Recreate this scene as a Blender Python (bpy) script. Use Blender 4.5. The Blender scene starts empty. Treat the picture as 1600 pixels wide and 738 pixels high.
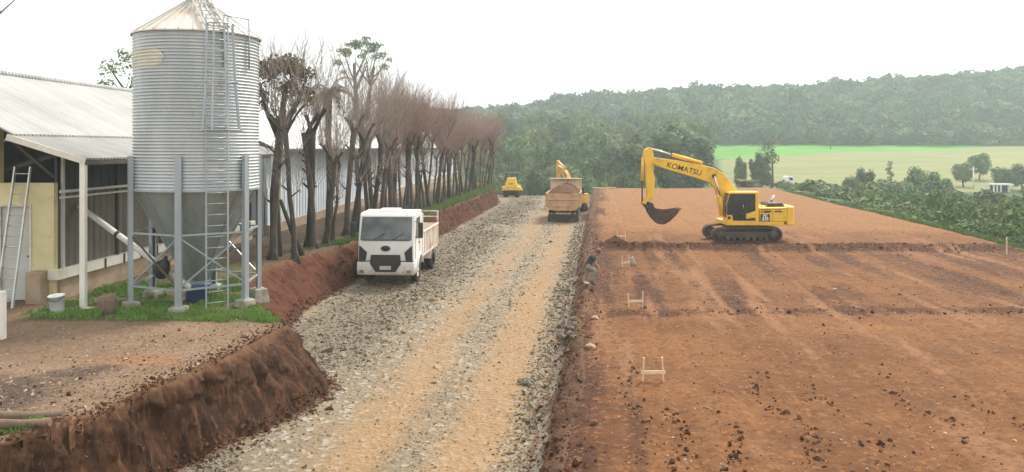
import bpy, bmesh, math, random
import numpy as np
from mathutils import Vector, Matrix

scene = bpy.context.scene
COL = scene.collection
RND = random.Random(7)
NR = np.random.default_rng(11)
CAMZ, FPX, CX, HY = 6.1, 1250.0, 800.0, 230.0
DX = 0.1096                      # the road runs along (DX, 1): u = X - DX*Y is the distance across it
def W(u, Y):
    return u + DX * Y

# ------------------------------------------------------------------ mesh helpers
class MB:
    def __init__(s):
        s.v, s.f, s.sm = [], [], []
    def add(s, vs, fs, smooth=False):
        o = len(s.v)
        s.v += [tuple(p) for p in vs]
        s.f += [tuple(i + o for i in f) for f in fs]
        s.sm += [smooth] * len(fs)
        return s
    def box(s, x0, x1, y0, y1, z0, z1, M=None):
        vs = [Vector(p) for p in ((x0,y0,z0),(x1,y0,z0),(x1,y1,z0),(x0,y1,z0),(x0,y0,z1),(x1,y0,z1),(x1,y1,z1),(x0,y1,z1))]
        if M is not None: vs = [M @ p for p in vs]
        return s.add(vs, [(0,3,2,1),(4,5,6,7),(0,1,5,4),(1,2,6,5),(2,3,7,6),(3,0,4,7)])
    def taper(s, lo, hi):            # lo, hi = (x0,x1,y0,y1,z)
        a, b = lo, hi
        vs = [(a[0],a[2],a[4]),(a[1],a[2],a[4]),(a[1],a[3],a[4]),(a[0],a[3],a[4]),(b[0],b[2],b[4]),(b[1],b[2],b[4]),(b[1],b[3],b[4]),(b[0],b[3],b[4])]
        return s.add(vs, [(0,3,2,1),(4,5,6,7),(0,1,5,4),(1,2,6,5),(2,3,7,6),(3,0,4,7)])
    def prism(s, poly, a, b, axis='y'):
        n = len(poly)
        def mk(p, t):
            return {'y': (p[0], t, p[1]), 'x': (t, p[0], p[1]), 'z': (p[0], p[1], t)}[axis]
        ar = sum(poly[i][0]*poly[(i+1)%n][1] - poly[(i+1)%n][0]*poly[i][1] for i in range(n))
        if ar < 0: poly = poly[::-1]
        vs = [mk(p, a) for p in poly] + [mk(p, b) for p in poly]
        fs = [tuple(range(n)), tuple(range(2*n-1, n-1, -1))]
        for i in range(n):
            j = (i+1) % n
            fs.append((j, i, n+i, n+j))
        if axis == 'x' or axis == 'z':
            fs = [f[::-1] for f in fs]
        return s.add(vs, fs)
    def tube(s, pts, rad, n=8, smooth=True, cap=True):
        pts = [Vector(p) for p in pts]
        if not isinstance(rad, (list, tuple)): rad = [rad]*len(pts)
        vs, fs = [], []
        prev = None
        for i, p in enumerate(pts):
            d = (pts[min(i+1, len(pts)-1)] - pts[max(i-1, 0)])
            if d.length < 1e-9: d = Vector((0,0,1))
            d.normalize()
            if prev is None:
                ref = Vector((0,0,1)) if abs(d.z) < .9 else Vector((1,0,0))
                a = d.cross(ref).normalized()
            else:
                a = (prev - d*prev.dot(d))
                a = a.normalized() if a.length > 1e-6 else d.orthogonal().normalized()
            prev = a
            b = d.cross(a)
            for k in range(n):
                t = 2*math.pi*k/n
                vs.append(p + (a*math.cos(t) + b*math.sin(t))*rad[i])
        for i in range(len(pts)-1):
            for k in range(n):
                k2 = (k+1) % n
                fs.append((i*n+k, i*n+k2, (i+1)*n+k2, (i+1)*n+k))
        s.add(vs, fs, smooth)
        if cap and n > 3:
            o = len(s.v) - len(vs)
            s.f.append(tuple(o+k for k in range(n-1, -1, -1))); s.sm.append(False)
            s.f.append(tuple(o+(len(pts)-1)*n+k for k in range(n))); s.sm.append(False)
        return s
    def cyl(s, p0, p1, r0, r1=None, n=16, smooth=True):
        return s.tube([p0, p1], [r0, r0 if r1 is None else r1], n, smooth)
    def bar(s, p0, p1, w, h, up=(0,0,1)):
        p0, p1 = Vector(p0), Vector(p1)
        d = (p1-p0).normalized(); up = Vector(up)
        a = d.cross(up)
        a = a.normalized() if a.length > 1e-5 else d.orthogonal().normalized()
        b = a.cross(d)
        vs = []
        for p in (p0, p1):
            for (i, j) in ((-1,-1),(1,-1),(1,1),(-1,1)):
                vs.append(p + a*(i*w/2) + b*(j*h/2))
        return s.add(vs, [(0,1,2,3),(7,6,5,4),(0,4,5,1),(1,5,6,2),(2,6,7,3),(3,7,4,0)])
    def lathe(s, prof, n=32, c=(0,0,0), axis='z', smooth=True):
        vs, fs = [], []
        for (r, z) in prof:
            for k in range(n):
                t = 2*math.pi*k/n
                a, b = r*math.cos(t), r*math.sin(t)
                p = {'z': (a, b, z), 'x': (z, a, b), 'y': (b, z, a)}[axis]
                vs.append((p[0]+c[0], p[1]+c[1], p[2]+c[2]))
        for i in range(len(prof)-1):
            for k in range(n):
                k2 = (k+1) % n
                fs.append((i*n+k, i*n+k2, (i+1)*n+k2, (i+1)*n+k))
        return s.add(vs, fs, smooth)
    def build(s, name, mat, parent=None, loc=None, bevel=0, rot=None):
        me = bpy.data.meshes.new(name)
        me.from_pydata(s.v, [], s.f)
        me.polygons.foreach_set('use_smooth', s.sm)
        me.materials.append(mat)
        o = bpy.data.objects.new(name, me); COL.objects.link(o)
        if parent is not None: o.parent = parent
        if loc is not None: o.location = loc
        if rot is not None: o.rotation_euler = rot
        if bevel:
            m = o.modifiers.new('bevel', 'BEVEL'); m.width = bevel; m.segments = 2; m.limit_method = 'ANGLE'; m.angle_limit = math.radians(35)
        return o

def np_mesh(name, V, Fq, mat, parent=None, smooth=False, attrs=None):
    """V (n,3), Fq (m,k) arrays -> one mesh object"""
    me = bpy.data.meshes.new(name)
    V = np.asarray(V, dtype=np.float32); Fq = np.asarray(Fq, dtype=np.int32)
    k = Fq.shape[1]
    me.vertices.add(len(V)); me.vertices.foreach_set('co', V.ravel())
    me.loops.add(Fq.size); me.loops.foreach_set('vertex_index', Fq.ravel())
    me.polygons.add(len(Fq)); me.polygons.foreach_set('loop_start', np.arange(0, Fq.size, k, dtype=np.int32))
    try: me.polygons.foreach_set('loop_total', np.full(len(Fq), k, dtype=np.int32))
    except Exception: pass
    me.polygons.foreach_set('use_smooth', np.full(len(Fq), smooth, dtype=bool))
    for an, arr in (attrs or {}).items():
        a = me.attributes.new(an, 'FLOAT', 'POINT'); a.data.foreach_set('value', np.asarray(arr, dtype=np.float32).ravel())
    me.update(calc_edges=True); me.validate()
    me.materials.append(mat)
    o = bpy.data.objects.new(name, me); COL.objects.link(o)
    if parent is not None: o.parent = parent
    return o

def tag(o, label=None, cat=None, group=None, kind=None):
    if label: o['label'] = label
    if cat: o['category'] = cat
    if group: o['group'] = group
    if kind: o['kind'] = kind
    return o
def empty(name, loc, rz=0.0, label=None, cat=None, group=None, scale=1.0):
    e = bpy.data.objects.new(name, None); COL.objects.link(e)
    e.location = loc; e.rotation_euler = (0, 0, rz); e.scale = (scale,)*3
    e.empty_display_size = .3
    return tag(e, label, cat, group)
def copy_tree(o, parent=None):
    c = o.copy(); COL.objects.link(c)
    c.parent = parent
    for ch in list(o.children):
        copy_tree(ch, c)
    return c

# ------------------------------------------------------------------ numpy noise
def _hash(ix, iy, seed):
    h = (ix.astype(np.int64)*374761393 + iy.astype(np.int64)*668265263 + seed*974634777) & 0x7fffffff
    h = ((h ^ (h >> 13))*1274126177) & 0x7fffffff
    h = h ^ (h >> 16)
    return (h & 0xffff)/65535.0
def vn(x, y, seed=0):
    x = np.asarray(x, dtype=float); y = np.asarray(y, dtype=float)
    ix, iy = np.floor(x), np.floor(y)
    fx, fy = x-ix, y-iy
    fx = fx*fx*(3-2*fx); fy = fy*fy*(3-2*fy)
    a = _hash(ix, iy, seed); b = _hash(ix+1, iy, seed); c = _hash(ix, iy+1, seed); d = _hash(ix+1, iy+1, seed)
    return (a*(1-fx)+b*fx)*(1-fy) + (c*(1-fx)+d*fx)*fy
def fbm(x, y, seed=0, oct=4):
    t, a, n = 0, .5, 0
    for i in range(oct):
        t = t + a*vn(x*2**i + 17.3*i, y*2**i - 9.1*i, seed+i); n += a; a *= .5
    return t/n
def sstep(a, b, x):
    t = np.clip((x-a)/(b-a), 0, 1); return t*t*(3-2*t)

# ------------------------------------------------------------------ materials
class NT:
    def __init__(s, name):
        s.m = bpy.data.materials.new(name); s.m.use_nodes = True
        s.t = s.m.node_tree; s.n = s.t.nodes; s.L = s.t.links
        s.b = s.n['Principled BSDF']
        s.tc = s.n.new('ShaderNodeTexCoord')
    def lk(s, a, b): s.L.new(a, b)
    def noise(s, scale, detail=4, rough=.55, vec=None, dist=0.0):
        n = s.n.new('ShaderNodeTexNoise'); n.inputs['Scale'].default_value = scale
        n.inputs['Detail'].default_value = detail; n.inputs['Roughness'].default_value = rough
        n.inputs['Distortion'].default_value = dist
        s.lk(vec if vec is not None else s.tc.outputs['Object'], n.inputs['Vector']); return n.outputs['Fac']
    def voro(s, scale, vec=None, feature='F1', out='Distance'):
        n = s.n.new('ShaderNodeTexVoronoi'); n.feature = feature; n.inputs['Scale'].default_value = scale
        s.lk(vec if vec is not None else s.tc.outputs['Object'], n.inputs['Vector']); return n.outputs[out]
    def mapv(s, scale, vec=None):
        n = s.n.new('ShaderNodeMapping'); n.inputs['Scale'].default_value = scale
        s.lk(vec if vec is not None else s.tc.outputs['Object'], n.inputs['Vector']); return n.outputs['Vector']
    def ramp(s, fac, a, b):
        n = s.n.new('ShaderNodeMapRange'); n.interpolation_type = 'SMOOTHSTEP'
        n.inputs['From Min'].default_value = a; n.inputs['From Max'].default_value = b
        s.lk(fac, n.inputs['Value']); return n.outputs['Result']
    def mix(s, fac, a, b):
        n = s.n.new('ShaderNodeMix'); n.data_type = 'RGBA'
        for sock, v in ((n.inputs[0], fac), (n.inputs[6], a), (n.inputs[7], b)):
            if hasattr(v, 'links') or hasattr(v, 'is_linked'): s.lk(v, sock)
            elif isinstance(v, (tuple, list)): sock.default_value = (*v[:3], 1)
            else: sock.default_value = v
        return n.outputs[2]
    def math(s, op, a, b=None):
        n = s.n.new('ShaderNodeMath'); n.operation = op
        for i, v in enumerate((a, b)):
            if v is None: continue
            if hasattr(v, 'is_linked'): s.lk(v, n.inputs[i])
            else: n.inputs[i].default_value = v
        return n.outputs[0]
    def attr(s, name):
        n = s.n.new('ShaderNodeAttribute'); n.attribute_name = name; return n.outputs['Fac']
    def objrand(s):
        return s.n.new('ShaderNodeObjectInfo').outputs['Random']
    def bump(s, h, strength=.5, dist=.02):
        n = s.n.new('ShaderNodeBump'); n.inputs['Strength'].default_value = strength; n.inputs['Distance'].default_value = dist
        s.lk(h, n.inputs['Height']); s.lk(n.outputs['Normal'], s.b.inputs['Normal'])
    def out(s, col, rough=.8, metal=0.0, spec=None):
        if hasattr(col, 'is_linked'): s.lk(col, s.b.inputs['Base Color'])
        else: s.b.inputs['Base Color'].default_value = (*col[:3], 1)
        if hasattr(rough, 'is_linked'): s.lk(rough, s.b.inputs['Roughness'])
        else: s.b.inputs['Roughness'].default_value = rough
        s.b.inputs['Metallic'].default_value = metal
        if spec is not None: s.b.inputs['Specular IOR Level'].default_value = spec
        return s.m

def pm(name, c, c2=None, scale=3.0, rough=.6, metal=0.0, bump=0.0, bscale=30.0, dirt=None, damt=.5, spec=None, stretch=None, splash=None):
    """paint / wood / metal: two tones by noise, patchy dirt by a second noise"""
    t = NT(name)
    c2 = c2 or tuple(x*.78 for x in c)
    v = t.mapv(stretch) if stretch else None
    col = t.mix(t.ramp(t.noise(scale, 5, .6, v), .3, .7), c, c2)
    if dirt:
        d = t.ramp(t.math('ADD', t.noise(scale*.7, 6, .7, v), t.math('MULTIPLY', t.noise(scale*6, 4, .7), .35)), .85-.4*damt, 1.05-.3*damt)
        col = t.mix(t.math('MULTIPLY', d, .85), col, dirt)
    if splash:      # road mud thrown up on the lowest panels
        sp = t.n.new('ShaderNodeSeparateXYZ'); t.lk(t.tc.outputs['Object'], sp.inputs[0])
        sv = t.math('ADD', sp.outputs[2], t.math('MULTIPLY', t.math('SUBTRACT', t.noise(6, 6, .75), .5), 1.1))
        col = t.mix(t.math('MULTIPLY', t.ramp(sv, splash, splash-.75), .75), col, (.34,.23,.14))
    if bump: t.bump(t.noise(bscale, 4, .6, v), bump, .02)
    r = t.math('ADD', t.math('MULTIPLY', t.noise(scale*3, 4), .25), rough-.12)
    return t.out(col, r, metal, spec)

SOIL = (.155, .066, .030)
M = {}
M['yellow'] = pm('yellow_paint', (.86,.53,.030), (.78,.45,.025), 1.2, .45, dirt=(.36,.20,.085), damt=.42)
M['yellow_old'] = pm('worn_yellow_paint', (.66,.40,.07), (.56,.31,.06), 1.5, .6, dirt=(.30,.17,.09), damt=.55)
M['white'] = pm('white_cab_paint', (.80,.79,.76), (.74,.72,.68), 1.0, .35, dirt=(.45,.33,.22), damt=.24, splash=1.0)
M['cream_bed'] = pm('dusty_cream_paint', (.76,.69,.60), (.69,.57,.46), 1.4, .65, dirt=(.34,.18,.09), damt=.5)
M['tan_bed'] = pm('dusty_tan_paint', (.58,.38,.22), (.50,.29,.16), 1.2, .7, dirt=(.26,.12,.06), damt=.5)
M['pale_bed'] = pm('pale_cream_paint', (.76,.62,.42), (.66,.50,.32), 1.2, .65, dirt=(.40,.24,.13), damt=.45)
M['rubber'] = pm('tyre_rubber', (.022,.020,.019), (.045,.035,.028), 4, .85, dirt=(.16,.09,.055), damt=.4)
M['steel_dark'] = pm('dark_steel', (.05,.042,.038), (.09,.065,.05), 3, .6, .3, dirt=(.17,.085,.045), damt=.5)
M['track'] = pm('muddy_track_steel', (.045,.03,.025), (.09,.05,.035), 5, .75, .1, bump=.4, dirt=(.17,.075,.04), damt=.6)
M['black'] = pm('black_plastic', (.018,.018,.019), (.03,.03,.03), 2, .45)
M['glass'] = pm('dark_cab_glass', (.012,.015,.018), (.02,.024,.027), .8, .12, spec=.6)
M['windshield'] = pm('windscreen_glass', (.06,.075,.08), (.16,.18,.19), 1.1, .14, spec=1.0)  # paler patchy tone paints reflections into the glass colour
M['chrome'] = pm('bright_rod', (.75,.75,.74), None, 3, .25, .9)
M['plate'] = pm('number_plate_grey', (.55,.55,.53), None, 8, .5)
M['lamp'] = pm('lamp_lens', (.10,.11,.12), (.3,.3,.3), 14, .15, spec=.8)
M['bucket_steel'] = pm('worn_bucket_steel', (.045,.032,.028), (.08,.05,.04), 3, .6, .35, bump=.3, dirt=(.17,.07,.035), damt=.6)
M['decal_black'] = pm('black_decal', (.02,.018,.018), None, 3, .5)
M['decal_brown'] = pm('dark_lettering', (.045,.025,.022), None, 3, .5)
M['decal_white'] = pm('white_lettering', (.8,.79,.76), None, 3, .5)
M['galv'] = pm('galvanised_sheet', (.60,.62,.62), (.46,.49,.50), 1.0, .42, .75, dirt=(.42,.40,.36), damt=.25, stretch=(1,1,.25))
M['galv_post'] = pm('galvanised_post', (.40,.44,.46), (.31,.35,.37), 2.0, .5, .55, dirt=(.30,.27,.22), damt=.25, stretch=(1,1,.2))
M['hopper'] = pm('dull_hopper_sheet', (.34,.39,.38), (.26,.30,.29), 1.0, .55, .5, dirt=(.20,.18,.15), damt=.35, stretch=(1.6,1.6,.15))
M['roof_cone'] = pm('pale_cone_sheet', (.60,.60,.57), (.55,.48,.40), 1.1, .55, .25, dirt=(.46,.30,.18), damt=.45)
M['rusty'] = pm('rusty_bar', (.22,.17,.13), (.30,.27,.24), 4, .7, .2)
M['worn_logo'] = pm('faded_cream_print', (.66,.62,.50), (.52,.53,.50), 3.2, .55, .25)
M['faded_red'] = pm('faded_print_line', (.45,.33,.24), None, 3, .6)
M['concrete'] = pm('weathered_concrete', (.36,.33,.27), (.25,.22,.17), 4, .9, bump=.4, dirt=(.2,.13,.07), damt=.4)
M['pvc'] = pm('white_pipe', (.72,.71,.67), (.62,.60,.54), 1.6, .5, dirt=(.45,.36,.25), damt=.25)
M['bucket_white'] = pm('white_bucket_plastic', (.82,.82,.80), (.76,.75,.72), 4, .4)
M['white_post'] = pm('white_painted_post', (.76,.74,.67), (.68,.64,.54), 2, .6, dirt=(.46,.36,.22), damt=.3)
M['alu'] = pm('aluminium', (.58,.58,.56), (.48,.47,.44), 3, .45, .6)
M['yellow_wall'] = pm('yellow_limewash', (.66,.60,.34), (.58,.50,.27), 1.5, .85, bump=.1, dirt=(.44,.33,.17), damt=.35)
M['base_wall'] = pm('stained_base_wall', (.40,.32,.23), (.31,.215,.14), 1.6, .9, bump=.15, dirt=(.36,.18,.08), damt=.5)
M['grey_door'] = pm('pale_grey_door', (.52,.52,.48), (.46,.46,.42), 1.6, .65, dirt=(.36,.30,.22), damt=.3)
M['beam'] = pm('whitewashed_beam', (.70,.67,.58), (.60,.55,.45), 2, .8, dirt=(.40,.30,.20), damt=.35)
M['timber'] = pm('old_dark_timber', (.10,.08,.065), (.06,.05,.042), 4, .85, stretch=(1,1,6))
M['timber_pale'] = pm('raw_pine', (.74,.56,.37), (.66,.47,.30), 6, .75)
M['stump'] = pm('stump_wood', (.20,.13,.085), (.13,.085,.06), 8, .9, bump=.5, stretch=(3,3,.6))
M['blue_plastic'] = pm('blue_plastic', (.035,.06,.19), (.05,.07,.16), 3, .45)
M['black_bag'] = pm('black_bag_plastic', (.016,.015,.017), (.03,.027,.027), 4, .5, bump=.6, bscale=9)
M['inside_dark'] = pm('shade_dark_board', (.05,.052,.055), (.035,.036,.04), 2, .9)  # near-black: the shade of open interiors is put into the colour

def sheet_mat(name, c, c2, per, axis, rough, dirt, damt, metal=0.0):
    """ribbed sheet: ribs across one axis as bump, patchy dirt"""
    t = NT(name)
    col = t.mix(t.ramp(t.noise(.45, 6, .65), .3, .7), c, c2)
    sp = t.n.new('ShaderNodeSeparateXYZ'); t.lk(t.tc.outputs['Object'], sp.inputs[0])
    a = sp.outputs[axis]
    wv = t.math('SINE', t.math('MULTIPLY', a, 2*math.pi/per))
    d = t.ramp(t.noise(1.2, 7, .7, t.mapv((1.0,.5,1))), .72-.3*damt, .9-.2*damt)
    col = t.mix(t.math('MULTIPLY', d, .8), col, dirt)
    col = t.mix(t.math('MULTIPLY', t.ramp(t.math('SINE', t.math('MULTIPLY', a, 2*math.pi/(per*5.5))), .965, .995), .45), col, tuple(x*.5 for x in c2))     # sheet laps
    t.bump(wv, .8, per*.16)
    return t.out(col, rough, metal)
M['roof'] = sheet_mat('fibre_cement_roof', (.30,.295,.275), (.21,.205,.185), .18, 1, .75, (.42,.38,.31), .25)
M['roof_main'] = sheet_mat('grey_white_roof', (.39,.385,.36), (.30,.295,.27), .18, 1, .7, (.42,.39,.33), .2)
M['roof_white'] = sheet_mat('bright_metal_roof', (.56,.56,.545), (.47,.47,.45), .25, 1, .5, (.60,.58,.54), .15)
M['curtain_blue'] = sheet_mat('pale_blue_curtain', (.60,.66,.70), (.52,.57,.60), .55, 1, .75, (.40,.34,.26), .3)
M['curtain_brown'] = sheet_mat('dusty_brown_curtain', (.16,.138,.112), (.12,.105,.086), .35, 1, .85, (.17,.14,.11), .35)
M['curtain_navy'] = sheet_mat('dark_blue_grey_screen', (.060,.068,.078), (.045,.05,.058), .5, 1, .85, (.09,.085,.08), .3)

def foliage(name, dark, light, scale=.8, rand=.35, tone=False):
    t = NT(name)
    n = t.ramp(t.noise(scale, 4, .6), .32, .68)
    col = t.mix(n, dark, light)
    col = t.mix(t.math('MULTIPLY', t.objrand(), rand), col, tuple(x*y for x, y in zip(light, (1.25,1.0,.9))))
    if tone:
        tv = t.attr('tone')
        col = t.mix(t.ramp(tv, .0, .5), tuple(x*.40 for x in dark), col)
        col = t.mix(t.math('MULTIPLY', t.ramp(tv, .6, 1.0), .75), col, tuple(x*y for x, y in zip(light, (1.9,1.6,1.3))))
    fine = t.ramp(t.noise(scale*7, 3, .6), .3, .75)
    col = t.mix(t.math('MULTIPLY', fine, .35), col, tuple(x*.6 for x in dark))
    return t.out(col, .75, spec=.2)
M['leaf_dark'] = foliage('dark_wood_foliage', (.042,.080,.040), (.105,.160,.070))
M['leaf_mid'] = foliage('mid_green_foliage', (.072,.135,.052), (.175,.255,.100))
M['leaf_olive'] = foliage('olive_foliage', (.100,.145,.060), (.22,.265,.115))
M['leaf_shrub'] = foliage('shrub_foliage', (.085,.145,.052), (.165,.230,.085), 1.2)
M['leaf_far'] = foliage('hill_forest_foliage', (.034,.085,.048), (.105,.175,.085), .09, 0, True)
M['leaf_pale'] = foliage('pale_green_foliage', (.12,.17,.07), (.20,.25,.12))
M['leaf_brown'] = foliage('brownish_green_foliage', (.11,.10,.065), (.17,.15,.095))
M['frond_dry'] = foliage('dry_frond', (.15,.115,.085), (.22,.175,.13), 2)
M['bark'] = pm('grey_brown_bark', (.10,.078,.062), (.05,.04,.032), 3, .95, bump=.7, bscale=14, dirt=(.17,.13,.10), damt=.35, stretch=(2,2,.5))
M['bark_dark'] = pm('dark_bark', (.055,.045,.036), (.035,.03,.025), 5, .95, bump=.5, bscale=14)
M['twig'] = pm('reddish_twig', (.34,.275,.23), (.25,.20,.165), 2, .9)
M['twig_far'] = pm('pink_brown_twig', (.36,.25,.21), (.28,.19,.16), 2, .9)
def grass_mat(name, a, b):
    t = NT(name)
    col = t.mix(t.ramp(t.noise(1.3, 4, .6), .3, .7), a, b)
    col = t.mix(t.ramp(t.noise(45, 2, .5), .4, .75), col, tuple(x*1.5 for x in b))
    return t.out(col, .7, spec=.25)
M['grass'] = grass_mat('bright_grass', (.080,.150,.030), (.165,.265,.060))
M['grass_dull'] = grass_mat('dull_bank_grass', (.075,.12,.03), (.15,.20,.06))
# ------------------------------------------------------------------ terrain
Yr = np.concatenate([np.array([-30,-22,-15,-10,-6,-3,-.5,1.5,3,4.2,5.2]), 6*np.exp(np.linspace(0, math.log(122/6), 470))])
kT = np.array([(-40,-14),(11.85,-13),(12.15,-9.0),(13,-8.45),(14.35,-8.46),(15.6,-8.34),(16.8,-8.15),(18.4,-8.1),(19.5,-8.1),(20.4,-8.05),(20.9,-8.25),(21.7,-8.9),(24,-10.6),(27,-12.2),(30,-12.7),(33,-12.5),(36,-11.9),(38,-11.65),(50,-11.5),(60,-11.4),(84,-11.2),(89,-11.6),(95,-13.2),(130,-17)])
kB = np.array([(-40,-12.5),(11.3,-12),(11.8,-8.2),(13,-8.05),(15.1,-7.9),(16.6,-7.4),(18.6,-6.8),(20.0,-6.75),(20.7,-6.95),(21.4,-7.5),(22.5,-8.5),(25,-9.9),(28,-10.8),(30,-11.2),(36,-11.1),(60,-10.9),(84,-10.8),(89,-11.1),(95,-12.5),(130,-16)])
uT = np.interp(Yr, kT[:,0], kT[:,1]) + .22*(fbm(Yr*.9, Yr*0, 3)-.5) + .12*(fbm(Yr*4, Yr*0+5, 4)-.5)
uB = np.interp(Yr, kB[:,0], kB[:,1]) + .30*(fbm(Yr*.8, Yr*0+9, 5)-.5)
uB = np.maximum(uB, uT+.25)
uR = -1.35 + .5*(fbm(Yr*.5, Yr*0+2, 6)-.5)
uP = -.45 + .5*(fbm(Yr*.35, Yr*0+4, 8)-.5)
uE = 23.3 + .6*(fbm(Yr*.2, Yr*0+7, 9)-.5)
def lin(n): return np.linspace(0, 1, n)
segs = [('A', 110, -62, uT, lambda s: 1-(1-s)**2.0), ('B', 28, uT, uB, lambda s: s), ('C', 140, uB, uR, lambda s: s),
        ('D', 18, uR, uP, lambda s: s), ('E', 230, uP, uE, lambda s: s**1.15), ('F', 16, uE, uE+9, lambda s: s)]
U, spans, c0 = [], {}, 0
for nm, n, a, b, fn in segs:
    s = fn(lin(n))
    a = np.broadcast_to(a, Yr.shape); b = np.broadcast_to(b, Yr.shape)
    blk = a[:,None] + (b-a)[:,None]*s[None,:]
    if c0: blk = blk[:,1:]; spans[nm] = (c0-1, c0+n-1); c0 += n-1
    else: spans[nm] = (0, n); c0 = n
    U.append(blk)
U = np.concatenate(U, 1)
YY = np.broadcast_to(Yr[:,None], U.shape).copy()
Z = np.zeros_like(U)
def S(nm): return slice(*spans[nm])
micro = fbm(U*2.2, YY*2.2, 21, 5)-.5
fine = fbm(U*7, YY*7, 22, 3)-.5
big = fbm(U*.25, YY*.25, 23, 3)-.5
edge = sstep(11.15, 11.9, YY[:,:1])
T0 = 1.6
a = S('A'); ua, ya = U[:,a], YY[:,a]
Z[:,a] = (T0 + .10*micro[:,a] + .05*fine[:,a] + .10*big[:,a])*edge
# crumbled lip of the bank
d = ua - uT[:,None]
Z[:,a] -= .05*np.exp(d/.12)*(.2+1.3*fbm(ua*3, ya*3, 24))*edge
# raised clump beside the logs at the near corner
Z[:,a] += .16*np.exp(-(((ua+8.75)/.5)**2 + ((ya-12.75)/.45)**2))
a = S('B'); tb = (U[:,a]-uT[:,None])/(uB-uT)[:,None]
zb = T0*edge*(1 - .62*tb - .38*tb**2.2)
wsoft = np.clip(tb*(1-tb)*4, 0, 1)
zb += wsoft*edge*(.22*(fbm(YY[:,a]*2.5, tb*1.5, 31)-.5) + .10*(fbm(YY[:,a]*8, tb*2.5, 32, 3)-.5))
Z[:,a] = zb
# rills: push the face in and out across the road direction
U[:,a] += wsoft*edge*(.55*(fbm(YY[:,a]*1.7, tb*.9, 33)-.5) + .30*(fbm(YY[:,a]*6.5, tb*1.6, 34, 4)-.5) + .16*(fbm(YY[:,a]*11, tb*9, 35, 3)-.5) - .13*np.abs(np.sin(YY[:,a]*11+2.5*fbm(YY[:,a]*1.2,tb*.6,36)))*(fbm(YY[:,a]*.8,tb,37)>.42))
a = S('C'); ur, yr = U[:,a], YY[:,a]
def track(u0, w, y0=0.0): 
    cen = u0 + .35*(fbm(yr*.06, yr*0+u0, 41)-.5)
    return np.exp(-((ur-cen)/w)**2)
trk = np.clip(.8*track(-5.0, .85) + track(-2.65, .85) + .5*track(-4.5,.4)*(yr<22), 0, 1)
# the tracks fade where gravel was dumped late
trk = trk*(.55+.9*fbm(ur*.5, yr*.12, 42, 3))
side = np.clip((ur-uB[:,None])/1.2, 0, 1)
Z[:,a] = .10*big[:,a] + .07*micro[:,a]*(1-.6*np.clip(trk,0,1)) + .05*fine[:,a] - .045*np.clip(trk,0,1) + .10*(1-side)**2*(.5+micro[:,a])
a = S('D'); td = (U[:,a]-uR[:,None])/(uP-uR)[:,None]
Z[:,a] = .5*sstep(0,1,td) + np.sin(td*math.pi)*(.06 + .45*micro[:,a] + .22*fine[:,a])
a = S('E'); ue, ye = U[:,a], YY[:,a]
e0 = np.clip((ue-uP[:,None])/.4, 0, 1)
Z[:,a] = .5 + e0*(.07*micro[:,a] + .05*fine[:,a] + .12*big[:,a])
rut = sum(np.exp(-((ue-u0-.25*(fbm(ye*.08, ye*0+u0, 51)-.5))/.16)**2) for u0 in (1.75, 2.4, 3.9, 4.5, 6.4, 8.5, 9.1, 11.5, 13.8, 16.0))
rutm = rut*sstep(.40,.50,fbm(ue*.4, ye*.3, 52))
Z[:,a] -= e0*(.045*rutm + .022*rutm*np.sin(ye*2*math.pi/.30))
wob1 = 27.4 + 1.1*(fbm(ue*.18, ue*0+1, 53)-.5) + .04*ue
wob2 = 45.6 + 1.2*(fbm(ue*.12, ue*0+2, 54)-.5) - .06*(ue-5)
r1 = np.exp(-((ye-wob1)/.45)**2); r2 = np.exp(-((ye-wob2)/.55)**2)
Z[:,a] += e0*(.09*r1*(.4+fbm(ue*1.5, ye, 55)) + .24*r2*(.5+.7*fbm(ue, ye, 56)))
Z[:,a] -= e0*.16*sstep(46.5, 43.5, ye)*sstep(25.5,28.5,ye)     # the pad lies a hand lower between the two windrows
a = S('F'); tf = lin(17)[None,1:] if U[:,a].shape[1] == 16 else lin(U[:,a].shape[1])[None,:]
Z[:,a] = .5 - 3.9*sstep(0,1,tf) + np.sin(tf*math.pi)*.5*micro[:,a]
# crest where the site ends
cz = np.where(U < -.9, .014*np.clip(YY-99.5,0,None)**2, .017*np.clip(YY-108.5 - 5*(fbm(U*.22, U*0+3, 58)-.5),0,None)**2)
Z -= np.minimum(cz, 6)*np.where(U < -11, sstep(-30,-14,U)*.8+.2, 1)
XX = U + DX*YY

def strip(nm, name, mat, attrs):
    a, b = spans[nm]; n = b-a; R = len(Yr)
    V = np.stack([XX[:,a:b], YY[:,a:b], Z[:,a:b]], -1).reshape(-1,3)
    i = np.arange(R-1)[:,None]*n + np.arange(n-1)[None,:]
    Fq = np.stack([i, i+1, i+n+1, i+n], -1).reshape(-1,4)
    o = np_mesh(name, V, Fq, mat, smooth=True, attrs=attrs)
    return tag(o, kind='structure')
def gz(X, Y):
    """height of the near site at a point"""
    u = X - DX*Y
    r = min(max(int(np.searchsorted(Yr, Y)), 1), len(Yr)-1)
    r = r if abs(Yr[r]-Y) < abs(Yr[r-1]-Y) else r-1
    return float(np.interp(u, U[r], Z[r]))

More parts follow.
